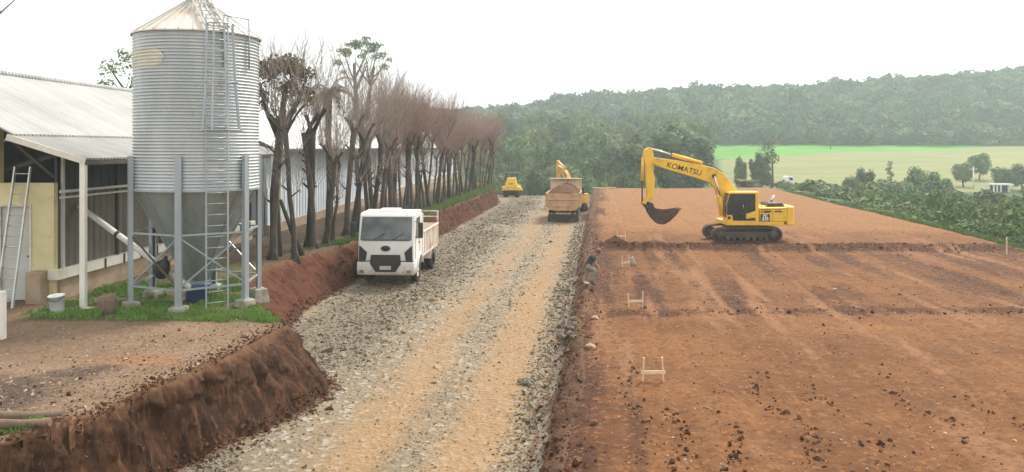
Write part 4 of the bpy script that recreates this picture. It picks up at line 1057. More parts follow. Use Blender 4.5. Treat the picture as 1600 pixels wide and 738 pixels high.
# --- compaction roller at the far end of the road, seen from behind
xx = W(-10.75, 97)
ro = empty('road_roller', (xx, 97, gz(xx, 98)-.02), math.radians(-3), 'small yellow road roller with dark wheels at the far end of the road', 'roller')
for s in (-1,1):
    wheel(ro, s*.68, .75, .62, .56)
MB().box(-1.12,1.12,.1,2.2,.82,1.28).build('frame', M['yellow'], ro, bevel=.05)
MB().box(-.95,.95,.05,.10,.75,.86).build('rear_bar', M['steel_dark'], ro)
hd_ = MB(); hd_.taper((-.80,.80,.12,1.7,1.282),(-.50,.50,.42,1.7,2.35)); hoo = hd_.build('hood', M['yellow'], ro, bevel=.06)
MB().box(-.28,.28,.20,.26,1.55,1.68).build('grille', M['steel_dark'], hoo)
for sx_ in (-.72,.72):
    for yy in (1.75,2.75): MB().box(sx_-.04,sx_+.04,yy-.04,yy+.04,1.28,2.82).build('canopy_post', M['steel_dark'], ro)
MB().box(-.85,.85,1.55,2.95,2.82,2.92).build('canopy', M['steel_dark'], ro, bevel=.03)
MB().lathe([(.001,-1.02),(.66,-1.02),(.72,-.98),(.72,.98),(.66,1.02),(.001,1.02)], 36, (0,3.9,.72), 'x').build('drum', M['steel_dark'], ro)
MB().box(-1.2,1.2,4.7,4.82,.55,.95).box(-1.2,-1.08,3.0,4.7,.62,.86).box(1.08,1.2,3.0,4.7,.62,.86).build('drum_frame', M['yellow'], ro)

# --- distant small vehicles beyond the pad
def small_truck(loc, rz, label, bedmat):
    t_ = empty('distant_truck', loc, rz, label, 'truck')      # local -x forward
    for x_ in (-1.6, 1.9):
        for s in (-1,1): MB().lathe([(.001,-.13),(.43,-.13),(.45,-.1),(.45,.1),(.43,.13),(.001,.13)], 16, (x_,s*.95,.45), 'y').build('wheel', M['rubber'], t_)
    MB().box(-2.2,3.2,-.4,.4,.5,.8).build('chassis', M['steel_dark'], t_)
    c_ = MB().prism([(-2.5,.55),(-2.5,1.45),(-2.2,2.35),(-1.0,2.45),(-.75,2.2),(-.75,.75),(-1.1,.75),(-1.2,1.0),(-2.0,1.0),(-2.1,.55)], -1.0, 1.0).build('cab', M['white'], t_, bevel=.06)
    MB().prism([(-2.25,1.5),(-2.08,2.15),(-1.35,2.15),(-1.35,1.5)], -1.02, 1.02).build('window', M['glass'], c_)
    b_ = MB(); b_.box(-.6,3.3,-1.05,1.05,.9,1.0); b_.box(-.6,3.3,-1.05,-1.0,1.0,1.5); b_.box(-.6,3.3,1.0,1.05,1.0,1.5); b_.box(3.25,3.3,-1,1,1.0,1.5); b_.build('bed', bedmat, t_)
    return t_
small_truck((61.0, 181.0, float(hfar(61,181))+.9), math.radians(188), 'small white truck with a pale bed on the track behind the excavator', M['pale_bed'])
small_truck((25.0, 128.0, float(hfar(25,128))+2.4), math.radians(20), 'white vehicle partly seen below the boom of the excavator', M['white'])
# ------------------------------------------------------------------ vegetation
def leaves(lobes, n, size, seed, shell=.55, up=.25, aspect=.62):
    """n leaf-clump faces spread through the outer part of the lobes (cx,cy,cz,rx,ry,rz)"""
    r = np.random.default_rng(seed)
    lb = np.array(lobes, float)
    wgt = (lb[:,3]*lb[:,4]*lb[:,5])**(2/3); wgt /= wgt.sum()
    k = r.choice(len(lb), n, p=wgt)
    d = r.normal(size=(n,3)); d[:,2] = d[:,2]*.9+up; d /= np.linalg.norm(d, axis=1, keepdims=True)
    rad = shell + (1.06-shell)*np.sqrt(r.uniform(0,1,n))
    P = lb[k,:3] + d*lb[k,3:]*rad[:,None]
    nn = d + r.normal(size=(n,3))*.55; nn /= np.linalg.norm(nn, axis=1, keepdims=True)
    a = np.cross(nn, r.normal(size=(n,3))); a /= np.linalg.norm(a, axis=1, keepdims=True)
    b = np.cross(nn, a)
    s = size*np.exp(r.normal(0,.3,n))
    a *= s[:,None]; b *= (s*aspect)[:,None]
    V = np.stack([P-a*.9, P-b*.8+a*.15, P+a, P+b*.8-a*.1], 1)
    V += nn[:,None,:]*(r.normal(size=(n,4,1))*s[:,None,None]*.18)
    return V.reshape(-1,3), np.arange(n*4).reshape(-1,4)
_ico = bmesh.new(); bmesh.ops.create_icosphere(_ico, subdivisions=2, radius=1.0)
ICO_V = np.array([v.co[:] for v in _ico.verts]); ICO_F = np.array([[v.index for v in f.verts] for f in _ico.faces]); _ico.free()
def cores(lobes, k, seed):
    Vs, Fs, o = [], [], 0
    r = np.random.default_rng(seed)
    for l in lobes:
        v = ICO_V*(1+r.normal(0,.07,(len(ICO_V),1)))*np.array(l[3:])*k + np.array(l[:3])
        Vs.append(v); Fs.append(ICO_F+o); o += len(v)
    return np.concatenate(Vs), np.concatenate(Fs)
def quads(Fq3): return np.concatenate([Fq3, Fq3[:,2:3]], 1)
def crown_mesh(name, lobes, n, size, seed, mat, core=.72, **kw):
    V, Fq = leaves(lobes, n, size, seed, **kw)
    me = bpy.data.meshes.new(name)
    if core:
        Vc, Fc = cores(lobes, core, seed)
        vs = np.concatenate([V, Vc]); fs = [tuple(f) for f in Fq] + [tuple(f+len(V)) for f in Fc]
    else: vs, fs = V, [tuple(f) for f in Fq]
    me.from_pydata(vs.tolist(), [], [tuple(int(i) for i in f) for f in fs]); me.materials.append(mat); me.update()
    return me
def lobes_round(r, n, R, H, z0, seed):
    q = random.Random(seed); L = [(0,0,z0+H*.5,R*.72,R*.72,H*.46)]
    for i in range(n):
        t_ = 2*math.pi*i/n*1.618*2 + q.uniform(-.3,.3); f_ = (i+.5)/n
        rad = R*q.uniform(.35,.72)*math.sqrt(max(.15, 1-(2*f_-1)**2*.8)); zz_ = z0 + H*(.16+.74*f_)
        s_ = q.uniform(.26,.44)
        L.append((rad*math.cos(t_), rad*math.sin(t_), zz_, R*s_, R*s_, H*s_*.62))
    return L
def obj_from(name, me, parent=None, loc=(0,0,0)):
    o = bpy.data.objects.new(name, me); COL.objects.link(o)
    if parent is not None: o.parent = parent
    o.location = loc; return o
def trunk_mesh(name, h, r0, mat, seed, forks=3, spread=.35):
    q = random.Random(seed); m_ = MB()
    top = Vector((q.uniform(-.06,.06)*h, q.uniform(-.06,.06)*h, h*.6))
    m_.tube([(0,0,-.4),(0,0,.15),(top.x*.4,top.y*.4,h*.3),top], [r0*1.5,r0,r0*.85,r0*.7], 9)
    for i in range(forks):
        t_ = 2*math.pi*i/forks+q.uniform(-.4,.4); l_ = h*q.uniform(.35,.55)
        e_ = top + Vector((math.cos(t_)*spread*l_*1.6, math.sin(t_)*spread*l_*1.6, l_))
        m_.tube([top-Vector((0,0,.1)), top.lerp(e_,.5)+Vector((0,0,.05*l_)), e_], [r0*.55,r0*.38,r0*.16], 7)
    me = bpy.data.meshes.new(name); me.from_pydata(m_.v, [], m_.f); me.polygons.foreach_set('use_smooth', m_.sm); me.materials.append(mat); me.update()
    return me

# --- hill forest: one far-off wood
Vs, Fs, Tn, o_ = [], [], [], 0
protos = []
for s in range(7):
    L = lobes_round(0, 5, 1.0, 1.15, .25, 400+s)
    Vl, Fl = leaves(L, 230, .15, 410+s, shell=.78); Vc, Fc = cores(L, .80, 420+s)
    protos.append((np.concatenate([Vl, Vc]), np.concatenate([Fl, quads(Fc)+len(Vl)])))
cand = []
yy_ = 322.0
while yy_ < 640:
    st_ = 7.4 + (yy_-322)*.012
    xs = np.arange(-75, 400, st_); xs = xs + NR.uniform(-2.4,2.4,len(xs)); ys = yy_ + NR.uniform(-2.6,2.6,len(xs))
    for x_, y_ in zip(xs, ys):
        px_ = CX + x_/y_*FPX
        if px_ < 610 or px_ > 1690: continue
        if x_ > 194 and 335 < y_ < 368 and x_-y_*0 > 196 and x_ < 236: continue
        cand.append((x_, y_))
    yy_ += st_*(.85 if yy_ < 480 else 1.25)
cand = np.array(cand); ch = hfar(cand[:,0], cand[:,1])
rs_ = np.random.default_rng(77)
for (x_, y_), z_ in zip(cand, ch):
    if y_ > 540 and rs_.uniform() < .4: continue
    Vp, Fp = protos[rs_.integers(7)]
    R = rs_.uniform(3.6, 8.2); H = rs_.uniform(6, 9) if rs_.uniform() < .93 else rs_.uniform(9,11.5)
    if y_ < 330: H *= .8
    a_ = rs_.uniform(0, 6.28); c_, s_ = math.cos(a_), math.sin(a_)
    v = Vp*np.array([R,R,H*.8]); v = np.stack([v[:,0]*c_-v[:,1]*s_, v[:,0]*s_+v[:,1]*c_, v[:,2]], -1) + np.array([x_,y_,z_-.6])
    Vs.append(v); Fs.append(Fp+o_); o_ += len(v); Tn.append(np.full(len(v), rs_.uniform()*.75 + .5*(float(fbm(x_*.03, y_*.03, 66))-.5)+.12))
tag(np_mesh('hill_forest', np.concatenate(Vs), np.concatenate(Fs), M['leaf_far'], attrs={'tone': np.concatenate(Tn)}), kind='stuff')

# --- trees of the wood below the end of the road
MT = []
for s, (mt, R, H) in enumerate((('leaf_dark',4.2,9.5),('leaf_mid',4.0,8.5),('leaf_olive',3.8,9.0),('leaf_mid',4.6,10.0),('leaf_dark',3.6,10.5),('leaf_olive',4.4,8.0))):
    L = lobes_round(0, 11, R, H, 2.2, 500+s)
    MT.append((crown_mesh('crown', L, 2300, .30, 510+s, M[mt], .70), trunk_mesh('trunk', 6.5, .26, M['bark_dark'], 520+s)))
def wood_tree(X, Y, k, sc, label, group=None, rz=0.0, cat='tree', z=None, sz=1.0):
    e = empty('broadleaf_tree', (X, Y, float(hfar(X, Y))-.2 if z is None else z), rz, label, cat, group)
    e.scale = (sc, sc, sc*sz)
    obj_from('crown', MT[k][0], e); obj_from('trunk', MT[k][1], e)
    return e
rq = random.Random(31)
GW = 'trees of the dense wood beyond the end of the road'
LW = {0:'dark green broadleaf tree in the dense wood beyond the road',1:'mid green broadleaf tree in the dense wood beyond the road',2:'olive green broadleaf tree in the dense wood beyond the road',3:'wide mid green tree in the dense wood beyond the road',4:'tall dark tree in the dense wood beyond the road',5:'wide olive tree in the dense wood beyond the road'}
def pxX(x, Y): return (x-CX)/FPX*Y
for Y, x0, x1, st_, tl, th in ((134,772,1010,27,263,282),(150,745,1020,30,238,268),(170,745,1110,33,215,250),(196,745,1120,31,198,232),(228,745,1120,28,182,212),(268,745,1115,24,176,200),(304,760,1110,22,172,192)):
    x_ = x0 + rq.uniform(0, 10)
    while x_ < x1:
        Yt = Y + rq.uniform(-7,7); X_ = pxX(x_, Yt); g_ = float(hfar(X_, Yt))
        ztop = CAMZ + (HY - rq.uniform(tl, th))/FPX*Yt
        k_ = rq.randrange(6)
        hh_ = {0:11.7,1:10.7,2:11.2,3:12.2,4:12.7,5:10.2}[k_]
        sc_ = max(.55, min(1.7, (ztop-g_)/hh_))
        wood_tree(X_, Yt, k_, sc_, LW[k_], GW, rq.uniform(0,6.28))
        x_ += st_*rq.uniform(.7,1.3)
for x_, Y, top_, k_, sc_, lab in ((1040,150,203,0,1.55,'big dark spreading tree behind the raised excavator boom'),(1085,158,215,4,1.35,'dark tree at the right end of the wood, beside the green field'),
                                  (990,146,222,0,1.3,'dark rounded tree left of the excavator arm, in front of the hill')):
    X_ = pxX(x_, Y); g_ = float(hfar(X_, Y)); ht = CAMZ + (HY-top_)/FPX*Y - g_
    t_ = wood_tree(X_, Y, k_, sc_, lab, None, 1.0); t_.scale.z = ht/(11.7 if k_ == 0 else 12.7)

# --- trees standing in front of the fields
for x_, Y, base, top_, k_, wpx, lab in ((1157,165,None,247,1,26,'small dark conical tree right of the excavator boom'),(1188,160,None,237,4,40,'dark bushy tree beside the pale thin tree behind the excavator'),
        (1352,150,None,266,0,34,'round dark tree rising over the shrubs in front of the tan field'),(1440,148,None,262,3,60,'wide green tree among the shrubs left of the utility pole'),
        (1530,205,None,240,3,42,'tall rounded tree behind the white utility pole'),(1505,190,None,255,2,36,'olive tree just left of the utility pole'),(1568,185,None,262,1,44,'mid green tree above the small white shelter'),
        (1597,180,None,258,0,40,'dark tree at the right edge beyond the white shelter'),(1330,148,None,278,2,40,'low olive tree at the left end of the shrub belt')):
    X_ = pxX(x_, Y); g_ = float(hfar(X_, Y)); ht = CAMZ + (HY-top_)/FPX*Y - g_
    R_ = wpx/FPX*Y/2; base_R = (4.2,4.0,3.8,4.6,3.6,4.4)[k_]; base_H = (11.7,10.7,11.2,12.2,12.7,10.2)[k_]
    t_ = wood_tree(X_, Y, k_, 1, lab, None, rq.uniform(0,6)); t_.scale = (R_/base_R*1.05, R_/base_R*1.05, ht/base_H)
def thin_tree(X, Y, zb, ht, crown, n, mat, label, seed, wid):
    e = empty('slender_tree', (X, Y, zb), 0, label, 'tree')
    q = random.Random(seed); m_ = MB()
    m_.tube([(0,0,-.3),(.05*ht*q.uniform(-1,1),0,ht*.5),(0,0,ht*.95)], [.02*ht+.04,.013*ht+.03,.02], 7)
    for i in range(9):
        z_ = ht*(crown+(.95-crown)*i/9); t_ = q.uniform(0,6.28); l_ = wid*q.uniform(.5,1)
        m_.tube([(0,0,z_),(math.cos(t_)*l_,math.sin(t_)*l_,z_+l_*.5)], [.05,.015], 5)
    m_.build('trunk', M['bark'], e)
    L = [(q.uniform(-.5,.5)*wid, q.uniform(-.5,.5)*wid, ht*(crown+(1-crown)*(i+.5)/6), wid*q.uniform(.4,.75), wid*q.uniform(.4,.75), ht*(1-crown)/6*q.uniform(.7,1.2)) for i in range(6)]
    obj_from('crown', crown_mesh('crown', L, n, .26, seed, mat, 0, shell=.2), e)
X_ = pxX(1207,168); thin_tree(X_, 168, float(hfar(X_,168)), CAMZ+(HY-214)/FPX*168-float(hfar(X_,168)), .55, 420, M['leaf_pale'], 'pale thin tall tree standing before the green field behind the excavator', 61, 2.6)
X_ = pxX(1390,170); thin_tree(X_, 170, float(hfar(X_,170)), CAMZ+(HY-253)/FPX*170-float(hfar(X_,170)), .45, 130, M['leaf_olive'], 'thin sparse tree in front of the tan field', 62, .9)
X_ = pxX(1298,300); thin_tree(X_, 300, float(hfar(X_,300)), 7.5, .5, 160, M['leaf_olive'], 'thin tree at the far edge of the bright green field', 63, 1.2)

# --- shrub belt along the right side of the pad
SH = []
for s, (mt, R, H) in enumerate((('leaf_shrub',1.7,2.3),('leaf_mid',1.5,2.7),('leaf_shrub',2.1,2.2),('leaf_dark',1.6,2.5),('leaf_olive',1.6,2.4))):
    L = lobes_round(0, 9, R, H, .1, 600+s)
    SH.append((crown_mesh('foliage', L, 1500, .14, 610+s, M[mt], .66), trunk_mesh('stem', 1.6, .05, M['bark_dark'], 620+s, 4, .6)))
SL = ['light green rounded shrub in the belt beside the red earth pad','mid green upright shrub in the belt beside the red earth pad','wide light green shrub in the belt beside the red earth pad','dark green shrub in the belt beside the red earth pad','olive shrub in the belt beside the red earth pad']
GS = 'shrubs along the right side of the pad'
ns = 0
for Y, u0, u1, st_, zt0, zt1 in ((44,25.6,36,2.2,.6,1.4),(50,25.6,42,2.4,.5,1.6),(57,25.6,46,2.6,.4,1.5),(65,25.6,52,3.0,.2,1.4),(74,25.4,58,3.3,.0,1.3),(84,25.4,64,3.5,-.2,1.2),(95,25.2,72,3.8,-.5,1.0),(108,25,80,4.2,-.6,.9),(124,22,90,4.6,-.9,.7),(142,26,100,5.2,-1.3,.4),(160,40,112,5.8,-1.8,-.1)):
    u = u0 + rq.uniform(0, 1.2)
    while u < u1:
        Yt = Y + rq.uniform(-3,3); X_ = W(u, Yt); px_ = CX+X_/Yt*FPX
        if px_ < 1640:
            k_ = rq.randrange(5); g_ = max(float(hfar(X_,Yt)), -3.3 if u < 32 else -99)
            if u < 31: g_ = max(g_, .4-3.9*float(sstep(0,1,(u-23.3)/9)))
            zt = rq.uniform(zt0, zt1)*(1 if u > 28 else .5) - (.7 if u < 27.5 else 0)
            if 1490 < px_ < 1610: zt = min(zt, CAMZ-(rq.uniform(302,312)-HY)/FPX*Yt)
            hh_ = max(.8, zt-g_)
            e = empty('shrub', (X_, Yt, g_-.15), rq.uniform(0,6.28), SL[k_], 'shrub', GS)
            s_ = st_*.62*rq.uniform(.8,1.25); e.scale = (s_/1.6, s_/1.6, hh_/(2.4,2.8,2.3,2.6,2.5)[k_])
            obj_from('foliage', SH[k_][0], e); obj_from('stem', SH[k_][1], e); ns += 1
        u += st_*rq.uniform(.7,1.25)
# rank grass on the fill slope, one mass
n = 16000; Y = logY(n, 40, 105); u = 24.6 + np.abs(NR.normal(0,1.6,n))
P3 = surf(np.minimum(u, 31.5), Y)
blades('rank_grass', M['grass_dull'], P3, np.full(n,.45), .035, 12)

# --- the row of pollarded, leafless trees between shed and bank
def twig_fan(m_, base, q, n, lmin, lmax, up, r0, sub):
    for i in range(n):
        t_ = q.uniform(0, 6.28); el = math.radians(q.uniform(up, 88)); l_ = q.uniform(lmin, lmax)
        d = Vector((math.cos(t_)*math.cos(el), math.sin(t_)*math.cos(el), math.sin(el)))
        p0 = base + Vector((q.uniform(-.12,.12), q.uniform(-.12,.12), q.uniform(-.15,.1)))
        p1 = p0 + d*l_*.5 + Vector((q.uniform(-.1,.1),q.uniform(-.1,.1),.08*l_)); p2 = p1 + (d+Vector((q.uniform(-.25,.25),q.uniform(-.25,.25),.25))).normalized()*l_*.5
        m_.tube([p0,p1,p2], [r0,r0*.7,r0*.25], 3, True, False)
        for j in range(sub):
            f_ = q.uniform(.3,.95); pp = p0.lerp(p1, f_*2) if f_ < .5 else p1.lerp(p2, f_*2-1)
            dd = (d + Vector((q.uniform(-.8,.8),q.uniform(-.8,.8),q.uniform(-.1,.7)))).normalized()
            m_.tube([pp, pp+dd*l_*q.uniform(.18,.4)], [r0*.45, r0*.15], 3, True, False)
def mesh_of(m_, name, mat):
    me = bpy.data.meshes.new(name); me.from_pydata(m_.v, [], m_.f); me.polygons.foreach_set('use_smooth', m_.sm); me.materials.append(mat); me.update(); return me
PT = []
for s in range(10):
    q = random.Random(700+s); tr, tw = MB(), MB()
    dense = s >= 5
    H = q.uniform(4.3,5.4); lean = Vector((q.uniform(-.16,.16), q.uniform(-.12,.12), 1))
    pts = [Vector((0,0,-.3))] + [Vector((lean.x*z_ + q.uniform(-.05,.05), lean.y*z_ + q.uniform(-.05,.05), z_)) for z_ in (0.05, H*.25, H*.5, H*.75, H)]
    r_ = q.uniform(.065,.12) if dense else q.uniform(.085,.16)
    tr.tube(pts, [r_*1.9,r_*1.35,r_*1.05,r_,r_*1.0,r_*1.25], 10)
    for j in range(3):      # root flare
        t_ = 2.1*j+q.uniform(0,1); tr.tube([(math.cos(t_)*r_*2.3,math.sin(t_)*r_*2.3,-.12),(0,0,.55)], [r_*.4,r_*.7], 6)
    heads = []
    for j in range(q.choice((2,3,3,4))):
        t_ = q.uniform(0,6.28); l_ = q.uniform(.35,1.1)
        e_ = pts[-1] + Vector((math.cos(t_)*l_*.75, math.sin(t_)*l_*.75, l_))
        tr.tube([pts[-1]-Vector((0,0,.25)), pts[-1].lerp(e_,.6), e_], [r_*.75,r_*.5,r_*.62], 7); heads.append(e_)
    for j in range(3):
        z_ = q.uniform(.35,.95)*H; t_ = q.uniform(0,6.28)
        c_ = Vector((lean.x*z_, lean.y*z_, z_)); e_ = c_ + Vector((math.cos(t_)*.35, math.sin(t_)*.35, .3))
        tr.tube([c_, e_], [r_*.4, r_*.3], 6); twig_fan(tw, e_, q, 7, .5, 1.5, 20, .011, 2)
    heads.append(pts[-1])
    for hd_ in heads:
        twig_fan(tw, hd_, q, 28 if dense else 14, 1.0, 3.1 if dense else 3.9, 28 if dense else 42, .010 if dense else .011, 6 if dense else 5)
    PT.append((mesh_of(tr,'trunk',M['bark'] if s not in (2,6) else M['bark_dark']), mesh_of(tw,'twigs',M['twig_far'] if dense else M['twig']), H))
names = {0:'leaning pollarded tree trunk nearest the silo, left of the white roof post',1:'bare pollarded tree, second trunk to the right of the silo',2:'thick dark pollarded trunk, third to the right of the silo',
         3:'slim bare tree before the blue curtain, behind the palm',5:'thick double-headed bare trunk below the tall green tree behind the shed'}
GR = 'bare trees in the row between shed and bank'
rows = [(427,0,1.12),(461,1,1.0),(482,2,1.05),(490,4,.9),(508,3,.95),(520,1,.85),(542,0,1.1),(551,2,.9),(562,4,.85),(581,2,1.0),(586,3,.85),(594,0,1.0),(604,1,1.05),(612,4,.9),(622,3,1.0),(630,5,1.0),(636,6,1.05),(643,5,.95),(650,7,1.05),(657,6,1.0),(664,7,1.0),
        (671,5,1.05),(678,6,1.05),(684,7,1.0),(690,5,1.1),(696,6,1.0),(702,7,1.05),(708,5,1.05),(714,6,1.1),(720,7,1.05),(726,5,1.1),(732,6,1.1),(738,7,1.1),(744,5,1.15),(750,6,1.15),(756,7,1.15),(762,5,1.15),(768,6,1.15)]
rt = random.Random(5)
rows += [(x_, 5, .92) for x_ in (574,599,608,617,626,646,654,667,680,693,699,705,717,723,729,741,753,765)]
for i, (x_, k_, sc_) in enumerate(rows):
    u = -12.75 + rt.uniform(-.35,.35) - (.5 if i == 0 else 0) - (.75 if i > 37 else 0)
    Y = -u*FPX/(937-x_)
    X_ = W(u, Y)
    if k_ >= 5: k_ = 5 + i % 5
    sc_ *= rt.uniform(.86,1.12)
    e = empty('bare_tree', (X_, Y, gz(X_, Y)-.05), rt.uniform(0,6.28), names.get(i, ('slim bare tree in the back line of the row, close to the blue curtain wall' if i > 37 else 'bare pollarded tree with dense reddish twigs in the far part of the row') if k_ >= 5 else 'bare pollarded tree with thin upright twigs in the near part of the row'), 'tree', GR)
    sc_ *= 1-.16*float(sstep(610,770,x_))
    e.scale = (sc_*1.05, sc_*1.05, sc_)
    obj_from('trunk', PT[k_][0], e); obj_from('twigs', PT[k_][1], e)
# a felled stem leaning at the first trunk
X_, Y = at(472, 398); 
tag(MB().tube([(0,0,.05),(-.45,.1,1.05),(-.98,.25,2.35)], [.11,.10,.075], 9).build('broken_tree_trunk', M['bark_dark'], None, (X_, Y, gz(X_,Y)-.05)), 'dark broken stem leaning against the first trunk beside the white post', 'stem')
# brown-green leafy crown by the silo
Y = 32.2; X_ = pxX(432, Y)
e = empty('leafy_tree', (X_-.25, Y+.9, T0), 0, 'tree with brownish green foliage directly right of the silo top', 'tree')
m_ = MB(); m_.tube([(0,0,-.2),(-.1,0,2.5),(.1,.1,5.0),(.35,0,7.0)],[.24,.19,.17,.09],10); m_.tube([(.08,.1,4.8),(-.5,.1,6.1),(-.75,.1,7.2)],[.13,.09,.05],8); m_.tube([(.1,.1,5.2),(.9,.2,6.5),(1.15,.2,7.4)],[.12,.08,.04],8)
m_.build('trunk', M['bark'], e)
L = [(-.55,0,7.6,.75,.7,.50),(.25,.1,7.9,.85,.7,.48),(.95,0,7.5,.65,.6,.42),(-.7,0,6.5,.40,.4,.6),(.4,.2,6.9,.5,.5,.35),(1.2,.1,6.6,.35,.35,.5)]
obj_from('crown', crown_mesh('crown', L, 2100, .085, 801, M['leaf_brown'], 0, shell=.15), e)
# palm with drooping fronds
Y = 39.2; X_ = pxX(514, Y)
e = empty('palm_tree', (X_, Y, T0), 0, 'palm with drooping grey-brown fronds standing in the tree row', 'palm')
m_ = MB(); m_.tube([(0,0,-.2),(.05,0,2.5),(-.03,0,5.0),(0,0,7.3)],[.22,.16,.15,.17],10); m_.build('trunk', M['bark'], e)
q = random.Random(12)
for i in range(22):
    t_ = 2*math.pi*i/22*1.62*3; el = q.uniform(-.5,1.15); l_ = q.uniform(1.25,1.75)
    spine = [Vector((0,0,7.2))]
    for k_ in range(1,8):
        f_ = k_/7; a_ = el - 1.75*f_*f_
        spine.append(spine[-1] + Vector((math.cos(t_)*math.cos(a_), math.sin(t_)*math.cos(a_), math.sin(a_)))*l_/7)
    fr = MB(); fr.tube(spine, [.022-.002*k_ for k_ in range(8)], 4)
    side = Vector((-math.sin(t_), math.cos(t_), 0))
    for k_ in range(1,8):
        for j in range(4):
            p = spine[k_-1].lerp(spine[k_], j/4); ll = .42*(1-.35*k_/8)
            for s in (-1,1):
                tip = p + side*s*ll*.75 + (spine[k_]-spine[k_-1]).normalized()*ll*.45 + Vector((0,0,-ll*.45))
                w_ = (spine[k_]-spine[k_-1]).normalized()*.022
                fr.add([p-w_, p+w_, tip], [(0,1,2)])
    fr.build('frond', M['frond_dry'], e)
# tall flat-topped tree behind the long shed
Y = 125.0; X_ = pxX(562, Y)
e = empty('umbrella_tree', (X_, Y, 1.2), 0, 'tall green flat-topped tree rising behind the long shed roof', 'tree')
m_ = MB()
m_.tube([(-.9,0,-.3),(-.8,0,7),(-.6,0,13),(-.9,0,18)],[.5,.42,.36,.2],9); m_.tube([(1.2,.4,-.3),(1.0,.3,8),(1.5,.2,13),(2.3,0,17.5)],[.38,.34,.28,.14],9)
q = random.Random(8)
for i in range(16):
    b0 = Vector((-.7,0,13+q.uniform(0,3))) if i % 2 else Vector((1.6,.1,13.5+q.uniform(0,2.5)))
    t_ = q.uniform(0,6.28); e_ = b0 + Vector((math.cos(t_)*q.uniform(1.6,3.6), math.sin(t_)*q.uniform(1.2,2.6), q.uniform(3.0,6.2)))
    m_.tube([b0, b0.lerp(e_,.5)+Vector((0,0,-.3)), e_],[.14,.10,.04],6)
m_.build('trunk', M['bark'], e)
L = []
for i in range(17):
    t_ = 2*math.pi*i*.618; rr_ = 3.6*math.sqrt((i+.5)/17); L.append((rr_*math.cos(t_)+.3, rr_*.7*math.sin(t_), 21.6-.20*rr_*rr_+q.uniform(-.4,.4), q.uniform(.7,1.25), q.uniform(.7,1.2), q.uniform(.4,.7)))
L += [(-3.4,0,18.0,.9,.8,.6),(3.9,.2,17.4,.8,.8,.6),(-2.6,.3,16.6,.6,.6,.5),(4.6,0,18.6,.6,.6,.5)]
obj_from('crown', crown_mesh('crown', L, 2500, .16, 811, M['leaf_mid'], 0, shell=.2), e)
# loose pale green tree left of the silo, and a bare one whose twigs reach into the left edge
Y = 52.0; X_ = pxX(190, Y)
e = empty('sparse_tree', (X_, Y, 1.2), 0, 'sparse light green tree behind the shed roof, left of the silo', 'tree')
m_ = MB(); m_.tube([(0,0,-.3),(.1,0,5),(.2,0,8.8)],[.22,.16,.08],8)
q = random.Random(18)
for i in range(10):
    t_ = q.uniform(0,6.28); m_.tube([(.2,0,7.6+q.uniform(0,1.2)),(math.cos(t_)*1.5,math.sin(t_)*1.2,9.0+q.uniform(-.2,1.9))],[.05,.012],5)
m_.build('trunk', M['bark'], e)
L = [(-.6,0,10.0,.85,.7,.7),(.5,0,10.5,.8,.7,.6),(-1.0,0,9.0,.6,.6,.35),(.9,.2,9.3,.7,.6,.5),(0,.2,11.0,.5,.5,.35),(1.3,0,10.2,.6,.6,.5)]
obj_from('crown', crown_mesh('crown', L, 900, .085, 821, M['leaf_pale'], 0, shell=.1), e)
Y = 41.0; X_ = pxX(25, Y)-3.5
e = empty('bare_tree', (X_, Y, 1.2), .4, 'bare tree beyond the shed whose twig tips show in the top left corner', 'tree')
m_, tw = MB(), MB(); m_.tube([(0,0,-.3),(.1,0,6),(.3,0,10)],[.25,.2,.12],9)
q = random.Random(4)
for i in range(9):
    t_ = q.uniform(-.7,.7); e_ = Vector((.3+math.cos(t_)*q.uniform(1.2,2.9), math.sin(t_)*1.5, 12.4+q.uniform(-1,2.2)))
    m_.tube([(.25,0,9.2+.1*i),e_],[.09,.03],6); twig_fan(tw, e_, q, 7, .5, 1.3, -10, .014, 3)
m_.build('trunk', M['bark'], e); tw.build('twigs', M['twig'], e)

# ------------------------------------------------------------------ site furniture, rocks, the worker
ords = ['nearest the camera','second from the camera','third from the camera','fourth from the camera','fifth from the camera','sixth from the camera','seventh from the camera','eighth from the camera','farthest from the camera']
rb = random.Random(9)
for i in range(9):
    Y = 19.0 + 9.62*i; X_ = W(1.27+rb.uniform(-.03,.03), Y); z_ = gz(X_, Y)
    e = empty('batter_board', (X_, Y, z_), rb.uniform(-.25,.25), 'H-shaped pale wooden survey frame on the pad, '+ords[i], 'survey frame', 'wooden survey frames in a line on the pad')
    wd = .24 if i != 2 else .17
    for s in (-1,1):
        MB().bar((s*wd+rb.uniform(-.02,.02),0,-.2),(s*wd+rb.uniform(-.03,.03),rb.uniform(-.02,.02),.56+rb.uniform(-.06,.06)),.075,.035,(1,0,0)).build('stake', M['timber_pale'], e)
    MB().bar((-wd-.05,-.03,.23+rb.uniform(-.02,.02)),(wd+.05,-.03,.23+rb.uniform(-.02,.04)),.03,.075,(0,0,1)).build('crossbar', M['timber_pale'], e)
Y = 38.9; X_ = W(1.62, Y)
sk_ = MB(); sk_.lathe([(.001,0),(.16,.0),(.19,.08),(.17,.25),(.13,.40),(.09,.47),(.11,.54),(.001,.52)], 14)
for i in range(len(sk_.v)):
    x_, y_, z_ = sk_.v[i]; k_ = 1+.22*math.sin(i*2.3)*.5; sk_.v[i] = (x_*k_*.8, y_*k_*.65, z_*.8)
tag(sk_.build('pale_sack', M['concrete'], None, (X_, Y, gz(X_,Y)-.01), 0, (.05,-.12,.3)), 'pale grey sack leaning beside the third survey frame', 'sack')
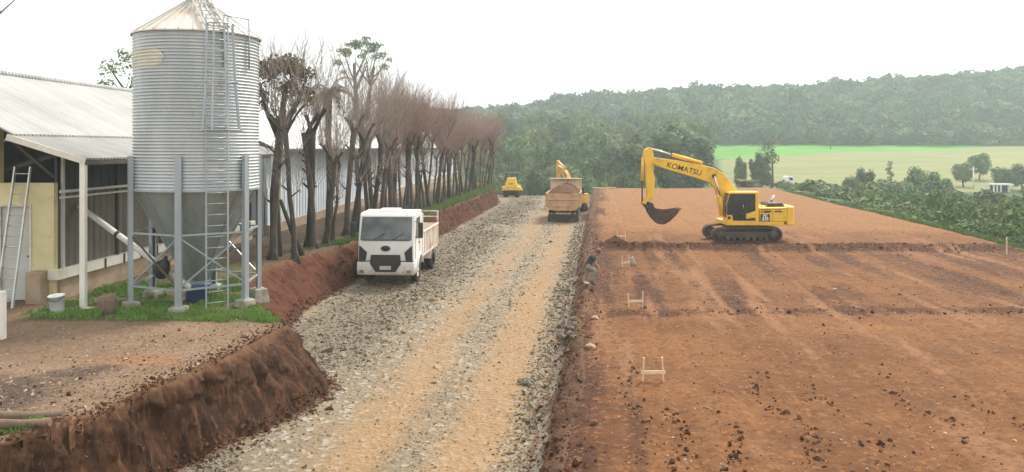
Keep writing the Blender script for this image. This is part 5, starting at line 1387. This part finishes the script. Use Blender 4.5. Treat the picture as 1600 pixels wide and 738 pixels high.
for x_, y_, ht, lab in ((1573,396,.95,'thin wooden marker stake at the right edge of the pad'),(948,296,.9,'pale stake standing at the far end of the pad')):
    Yt = FPX*(CAMZ-.45)/(y_-HY); X_ = pxX(x_, Yt)
    tag(MB().taper((-.03,.03,-.02,.02,-.25),(-.025,.025,-.018,.018,ht)).build('marker_stake', M['timber_pale'], None, (X_, Yt, gz(X_,Yt))), lab, 'stake')
Yt = 107.5; X_ = W(.6,Yt)
tag(MB().bar((-1.6,0,.05),(1.6,.2,.08),.18,.09).build('pale_board', M['timber_pale'], None, (X_,Yt,gz(X_,Yt)+.08)), 'long pale board lying at the far end of the pad', 'board')
# small mound of dark soil by the survey line
nx = 22; g1 = np.linspace(-1,1,nx); gxx, gyy = np.meshgrid(g1, g1)
rr_ = np.sqrt(gxx**2+gyy**2); hh = np.clip(1-rr_,0,None)**1.1*(.26+.25*fbm(gxx*3,gyy*3,901)) + .05*(fbm(gxx*8,gyy*8,902)-.5)*(rr_<.95) - .06*(rr_>.92)
i = np.arange(nx-1)[:,None]*nx + np.arange(nx-1)[None,:]
mo = np_mesh('soil_mound', np.stack([gxx*.95,gyy*.6,hh],-1).reshape(-1,3), np.stack([i,i+1,i+nx+1,i+nx],-1).reshape(-1,4), M['clod'], smooth=True)
Y = 46.0; X_ = W(.88, Y); mo.scale = (.62,.7,.8); mo.location = (X_, Y, gz(X_,Y)); tag(mo, 'small mound of dark soil beside the survey frame line', 'mound')
# grey rocks tipped at the edge of the road
M['rock'] = pm('grey_basalt', (.20,.17,.125), (.13,.108,.08), 3, .9, bump=.4, dirt=(.2,.12,.07), damt=.3)
def rock_mesh(seed):
    q = np.random.default_rng(seed); bm = bmesh.new(); bmesh.ops.create_icosphere(bm, subdivisions=1, radius=1)
    for v in bm.verts: v.co *= q.uniform(.68,1.15)
    for _ in range(6):
        nrm = Vector(q.normal(size=3)).normalized(); dd = q.uniform(.45,.7)
        for v in bm.verts:
            k_ = v.co.dot(nrm)-dd
            if k_ > 0: v.co -= nrm*k_
    me = bpy.data.meshes.new('rock'); bm.to_mesh(me); bm.free(); me.materials.append(M['rock']); return me
RK = [rock_mesh(950+s) for s in range(5)]
rk_ = random.Random(21)
for (x_, y_, n_, sx_, sy_, lab, grp) in ((886,522,34,15,22,'grey angular rock in the pile at the right edge of the road','grey rocks tipped at the road edge'),(824,588,9,9,6,'grey rock in the small group near the right road edge','small rock group on the road')):
    for j in range(n_):
        xx_, yy_ = x_+rk_.gauss(0,sx_*.55), y_+rk_.gauss(0,sy_*.55)
        Yt = FPX*(CAMZ-.2)/(yy_-HY); X_ = pxX(xx_, Yt); z_ = gz(X_,Yt)
        o = obj_from('rock', RK[rk_.randrange(5)], None, (X_, Yt, z_+.05+.05*rk_.random())); s_ = rk_.uniform(.07,.15)
        o.scale = (s_*1.3, s_, s_*.75); o.rotation_euler = (rk_.uniform(-.4,.4), rk_.uniform(-.4,.4), rk_.uniform(0,6.28))
        tag(o, lab, 'rock', grp)
for x_, y_, s_, lab in ((922,553,.17,'pale flat stone lying on the shoulder below the rock pile'),(929,508,.15,'brown boulder on the shoulder right of the rock pile')):
    Yt = FPX*(CAMZ-.35)/(y_-HY); X_ = pxX(x_, Yt)
    o = MB(); me = RK[1].copy(); me.materials.clear(); me.materials.append(M['pebble']); o = obj_from('rock', me, None, (X_,Yt,gz(X_,Yt)+.04)); o.scale = (s_*1.4,s_,s_*.7); tag(o, lab, 'rock')

# utility pole and small shelter in the shrubs
Y = 186.0; X_ = pxX(1521, Y); zb = CAMZ-(298-HY)/FPX*Y
e = empty('utility_pole', (X_, Y, float(hfar(X_,Y))-.3), 0, 'white utility pole among the trees at right', 'pole')
hp_ = CAMZ-(261-HY)/FPX*Y - e.location.z
MB().cyl((0,0,0),(0,0,hp_),.17,.12,10).build('shaft', M['white_post'], e)
MB().bar((-1.0,0,hp_-.5),(1.0,0,hp_-.5),.1,.12).build('crossarm', M['white_post'], e)
Y = 178.0; X_ = pxX(1564, Y); zt = CAMZ-(287-HY)/FPX*Y
e = empty('shelter', (X_, Y, float(hfar(X_,Y))), -.15, 'small white open-sided shelter among the shrubs at far right', 'shelter')
hz_ = zt - e.location.z
m_ = MB(); m_.taper((-2.2,2.2,-1.4,1.4,hz_-.3),(-2.0,2.1,-1.2,1.2,hz_)); m_.build('roof', M['roof_white'], e)
for xx_ in (-1.9,-1.2,-.45,1.2): MB().box(xx_-.14,xx_+.14,-1.15,-.95,0,hz_-.302).build('post', M['white_post'], e)
for xx_ in (-1.9,1.9): MB().box(xx_-.1,xx_+.1,.95,1.1,0,hz_-.302).build('post', M['white_post'], e)
MB().box(-1.9,1.9,1.101,1.2,0,hz_-.302).build('back_wall', M['inside_dark'], e)

# --- worker bending forward on the shoulder of the road
def skin_obj(name, chains, mat, parent=None, sub=2):
    """chains: list of [(x,y,z,r), ...]; first point of a later chain equal to an existing point joins it"""
    V_, E_, R_ = [], [], []
    def vid(p):
        for i_, v in enumerate(V_):
            if (Vector(v)-Vector(p[:3])).length < 1e-4: return i_
        V_.append(tuple(p[:3])); R_.append(p[3]); return len(V_)-1
    for c in chains:
        ids = [vid(p) for p in c]; E_ += list(zip(ids, ids[1:]))
    me = bpy.data.meshes.new(name); me.from_pydata(V_, E_, []); me.materials.append(mat)
    o = bpy.data.objects.new(name, me); COL.objects.link(o)
    if parent is not None: o.parent = parent
    m1 = o.modifiers.new('skin', 'SKIN'); m1.use_smooth_shade = True
    for i_, d in enumerate(me.skin_vertices[0].data): 
        rr = R_[i_]; d.radius = (rr, rr) if not isinstance(rr, tuple) else rr; d.use_root = (i_ == 0)
    m2 = o.modifiers.new('sub', 'SUBSURF'); m2.levels = sub; m2.render_levels = sub
    return o
M['skin'] = pm('tanned_skin', (.36,.19,.12), (.32,.16,.10), 6, .6)
M['shirt'] = pm('dark_slate_shirt', (.060,.060,.078), (.045,.044,.058), 5, .9)
M['trousers'] = pm('dusty_grey_trousers', (.26,.245,.20), (.20,.18,.145), 5, .9, dirt=(.22,.12,.07), damt=.3)
M['boot_white'] = pm('pale_boot', (.72,.70,.64), None, 5, .6)
M['boot_dark'] = pm('dark_boot', (.07,.05,.04), None, 5, .7)
M['cap'] = pm('red_brown_cap', (.30,.10,.07), (.24,.08,.055), 5, .85)
# local: +x is the way he faces (to the right in the photo), feet at z=0
hipz = .77
P_ = {'pelvis':(0,0,hipz,.13),'waist':(.07,0,hipz+.17,.125),'chest':(.20,0,hipz+.36,.145),'neckb':(.30,0,hipz+.47,.075),'neck':(.36,0,hipz+.52,.055),'head0':(.42,0,hipz+.56,.085),'head1':(.46,0,hipz+.65,.10)}
arms = lambda s, g=0: [(.24,0,hipz+.42,.10),(.27,s*.16,hipz+.42,.062+g),(.36,s*.20,hipz+.17,.046+g),(.47,s*.15,hipz-.03,.036)]
legF = [(0,0,hipz,.13),(.05,-.09,hipz-.05,.10),(.33,-.11,hipz-.14,.072),(.27,-.11,hipz-.42,.055),(.21,-.11,hipz-.62,.042)]
legB = [(0,0,hipz,.13),(-.02,.10,hipz-.06,.10),(-.01,.11,hipz-.36,.066),(-.10,.11,.22,.05),(-.12,.11,.09,.042)]
footF = [(.21,-.11,hipz-.62,.042),(.21,-.11,.12,.045),(.34,-.11,.05,.04)]
# hands: palm and five fingers each
def hand(s):
    w_ = Vector((.47, s*.15, hipz-.03)); out_ = []
    palm = w_ + Vector((.035,-s*.005,-.065))
    out_.append([(*w_,.036),(*palm,.032)])
    for k_, (dy, ln) in enumerate(((-.028,.062),(-.009,.072),(.010,.068),(.028,.052))):
        a_ = palm + Vector((.012, dy, -.03)); b_ = a_ + Vector((.008,dy*.1,-ln*.5)); c_ = b_ + Vector((-.018,0,-ln*.45))
        out_.append([(*palm,.032),(*a_,.0095),(*b_,.009),(*c_,.0075)])
    th = w_ + Vector((.05,-s*.03,-.04)); out_.append([(*palm,.032),(*th,.011),(*(th+Vector((.015,-s*.006,-.04))),.009)])
    return out_
chains = [[P_['pelvis'],P_['waist'],P_['chest'],P_['neckb'],P_['neck'],P_['head0'],P_['head1']]]
for s in (-1,1):
    chains.append([P_['chest'],(.24,s*.05,hipz+.42,.09),(.27,s*.16,hipz+.42,.055),(.36,s*.20,hipz+.17,.042),(.47,s*.15,hipz-.03,.036)]); chains += hand(s)
chains.append([P_['pelvis']]+legF[1:]); chains.append([P_['pelvis']]+legB[1:])
chains.append([P_['head1'],(.535,0,hipz+.615,.022)])                       # nose
for s in (-1,1): chains.append([P_['head1'],(.44,s*.105,hipz+.63,.022)])   # ears
Y = 32.4; X_ = pxX(918, Y)
pz = gz(X_, Y)
wk = skin_obj('person', chains, M['skin'])
wk.location = (X_, Y, pz+.01); wk.rotation_euler = (0,0,math.radians(-8)); wk.scale = (.95,.95,.95)
tag(wk, 'worker bending forward on the road shoulder in dark shirt, grey trousers and reddish cap', 'person')
skin_obj('shirt', [[(-.02,0,hipz-.07,.15),(.01,0,hipz+.06,.155),(.07,0,hipz+.17,.15),(.20,0,hipz+.36,.168),(.29,0,hipz+.455,.095)]] + [[(.20,0,hipz+.36,.168),(.24,s*.05,hipz+.42,.12),(.27,s*.17,hipz+.42,.078),(.33,s*.20,hipz+.25,.066)] for s in (-1,1)], M['shirt'], wk)
skin_obj('trousers', [[(.03,0,hipz+.14,.14),(0,0,hipz,.155)], [(0,0,hipz,.155)]+[(x,y,z,r+.022) for x,y,z,r in legF[1:]], [(0,0,hipz,.155)]+[(x,y,z,r+.022) for x,y,z,r in legB[1:]]], M['trousers'], wk)
skin_obj('boot', [[(.205,-.11,.20,.056),(.21,-.11,.055,.056),(.29,-.11,.045,.05),(.37,-.11,.035,.042)]], M['boot_dark'], wk)
skin_obj('boot', [[(-.115,.11,.20,.056),(-.125,.11,.055,.058),(-.04,.10,.045,.052),(.05,.09,.035,.045)]], M['boot_white'], wk)
cp = MB(); cp.lathe([(.112,.0),(.118,.03),(.105,.08),(.06,.115),(.001,.125)], 18); cp.prism([(.09,-.08),(.20,-.06),(.22,0),(.20,.06),(.09,.08)], .0, .012, 'z')
cp.build('cap', M['cap'], wk, (.463,0,hipz+.672), 0, (0,.35,0))
hr_ = MB(); hr_.lathe([(.104,-.06),(.112,-.02),(.112,.01)], 16); hr_.build('hair', M['boot_dark'], wk, (.452,0,hipz+.66), 0, (0,.35,0))
for s in (-1,1):
    MB().lathe([(.001,-.004),(.010,-.002),(.001,.006)], 8, (0,0,0), 'x').build('eye', M['boot_dark'], wk, (.548,s*.035,hipz+.640))
# ------------------------------------------------------------------ light, air, camera
SUN_EL, SUN_AZ = math.radians(52), math.radians(35)     # azimuth measured from +Y towards +X
w = bpy.data.worlds.new('World'); scene.world = w; w.use_nodes = True
nt = w.node_tree; bg = nt.nodes['Background']
sky = nt.nodes.new('ShaderNodeTexSky'); sky.sky_type = 'NISHITA'; sky.sun_disc = False
sky.sun_elevation = SUN_EL; sky.sun_rotation = SUN_AZ; sky.dust_density = 3.0; sky.air_density = 1.2
hs = nt.nodes.new('ShaderNodeHueSaturation'); hs.inputs['Saturation'].default_value = .12
nt.links.new(sky.outputs[0], hs.inputs['Color']); cl = nt.nodes.new('ShaderNodeMix'); cl.data_type = 'RGBA'; cl.inputs[0].default_value = .6     # overcast: most of the sky is one even white cloud layer
cl.inputs[7].default_value = (5.6,5.7,5.75,1)
nt.links.new(hs.outputs[0], cl.inputs[6]); nt.links.new(cl.outputs[2], bg.inputs['Color'])
bg.inputs['Strength'].default_value = .135
sl = bpy.data.lights.new('sun', 'SUN'); sl.energy = 2.0; sl.angle = math.radians(13); sl.color = (1.0,.95,.88)
so = bpy.data.objects.new('sun', sl); COL.objects.link(so)
sd = Vector((math.sin(SUN_AZ)*math.cos(SUN_EL), math.cos(SUN_AZ)*math.cos(SUN_EL), math.sin(SUN_EL)))
so.rotation_euler = sd.to_track_quat('Z', 'Y').to_euler(); so.location = (20, 20, 60)
hz = MB().box(-430, 530, -90, 690, -9, 84).build('haze', bpy.data.materials.new('haze_air'))
hm = hz.data.materials[0]; hm.use_nodes = True
hm.node_tree.nodes.clear()
ho = hm.node_tree.nodes.new('ShaderNodeOutputMaterial'); pv = hm.node_tree.nodes.new('ShaderNodeVolumePrincipled')
pv.inputs['Color'].default_value = (.84,.96,.93,1); pv.inputs['Density'].default_value = .00072; pv.inputs['Anisotropy'].default_value = .2
hm.node_tree.links.new(pv.outputs[0], ho.inputs['Volume'])
tag(hz, kind='stuff')
cam = bpy.data.cameras.new('camera'); cam.sensor_width = 36; cam.lens = FPX/1600*36
cam.shift_y = -(369-HY)/1600; cam.clip_end = 3000; cam.clip_start = .1
co = bpy.data.objects.new('camera', cam); COL.objects.link(co)
co.location = (0, 0, CAMZ); co.rotation_euler = (math.radians(90), 0, 0)
scene.camera = co
vs = scene.view_settings
vs.view_transform = 'Standard'; vs.look = 'None'; vs.gamma = 1; vs.use_curve_mapping = False; vs.exposure = 1.12
scene.cycles.max_bounces = 6; scene.cycles.diffuse_bounces = 3; scene.cycles.volume_bounces = 1
scene.cycles.use_adaptive_sampling = True
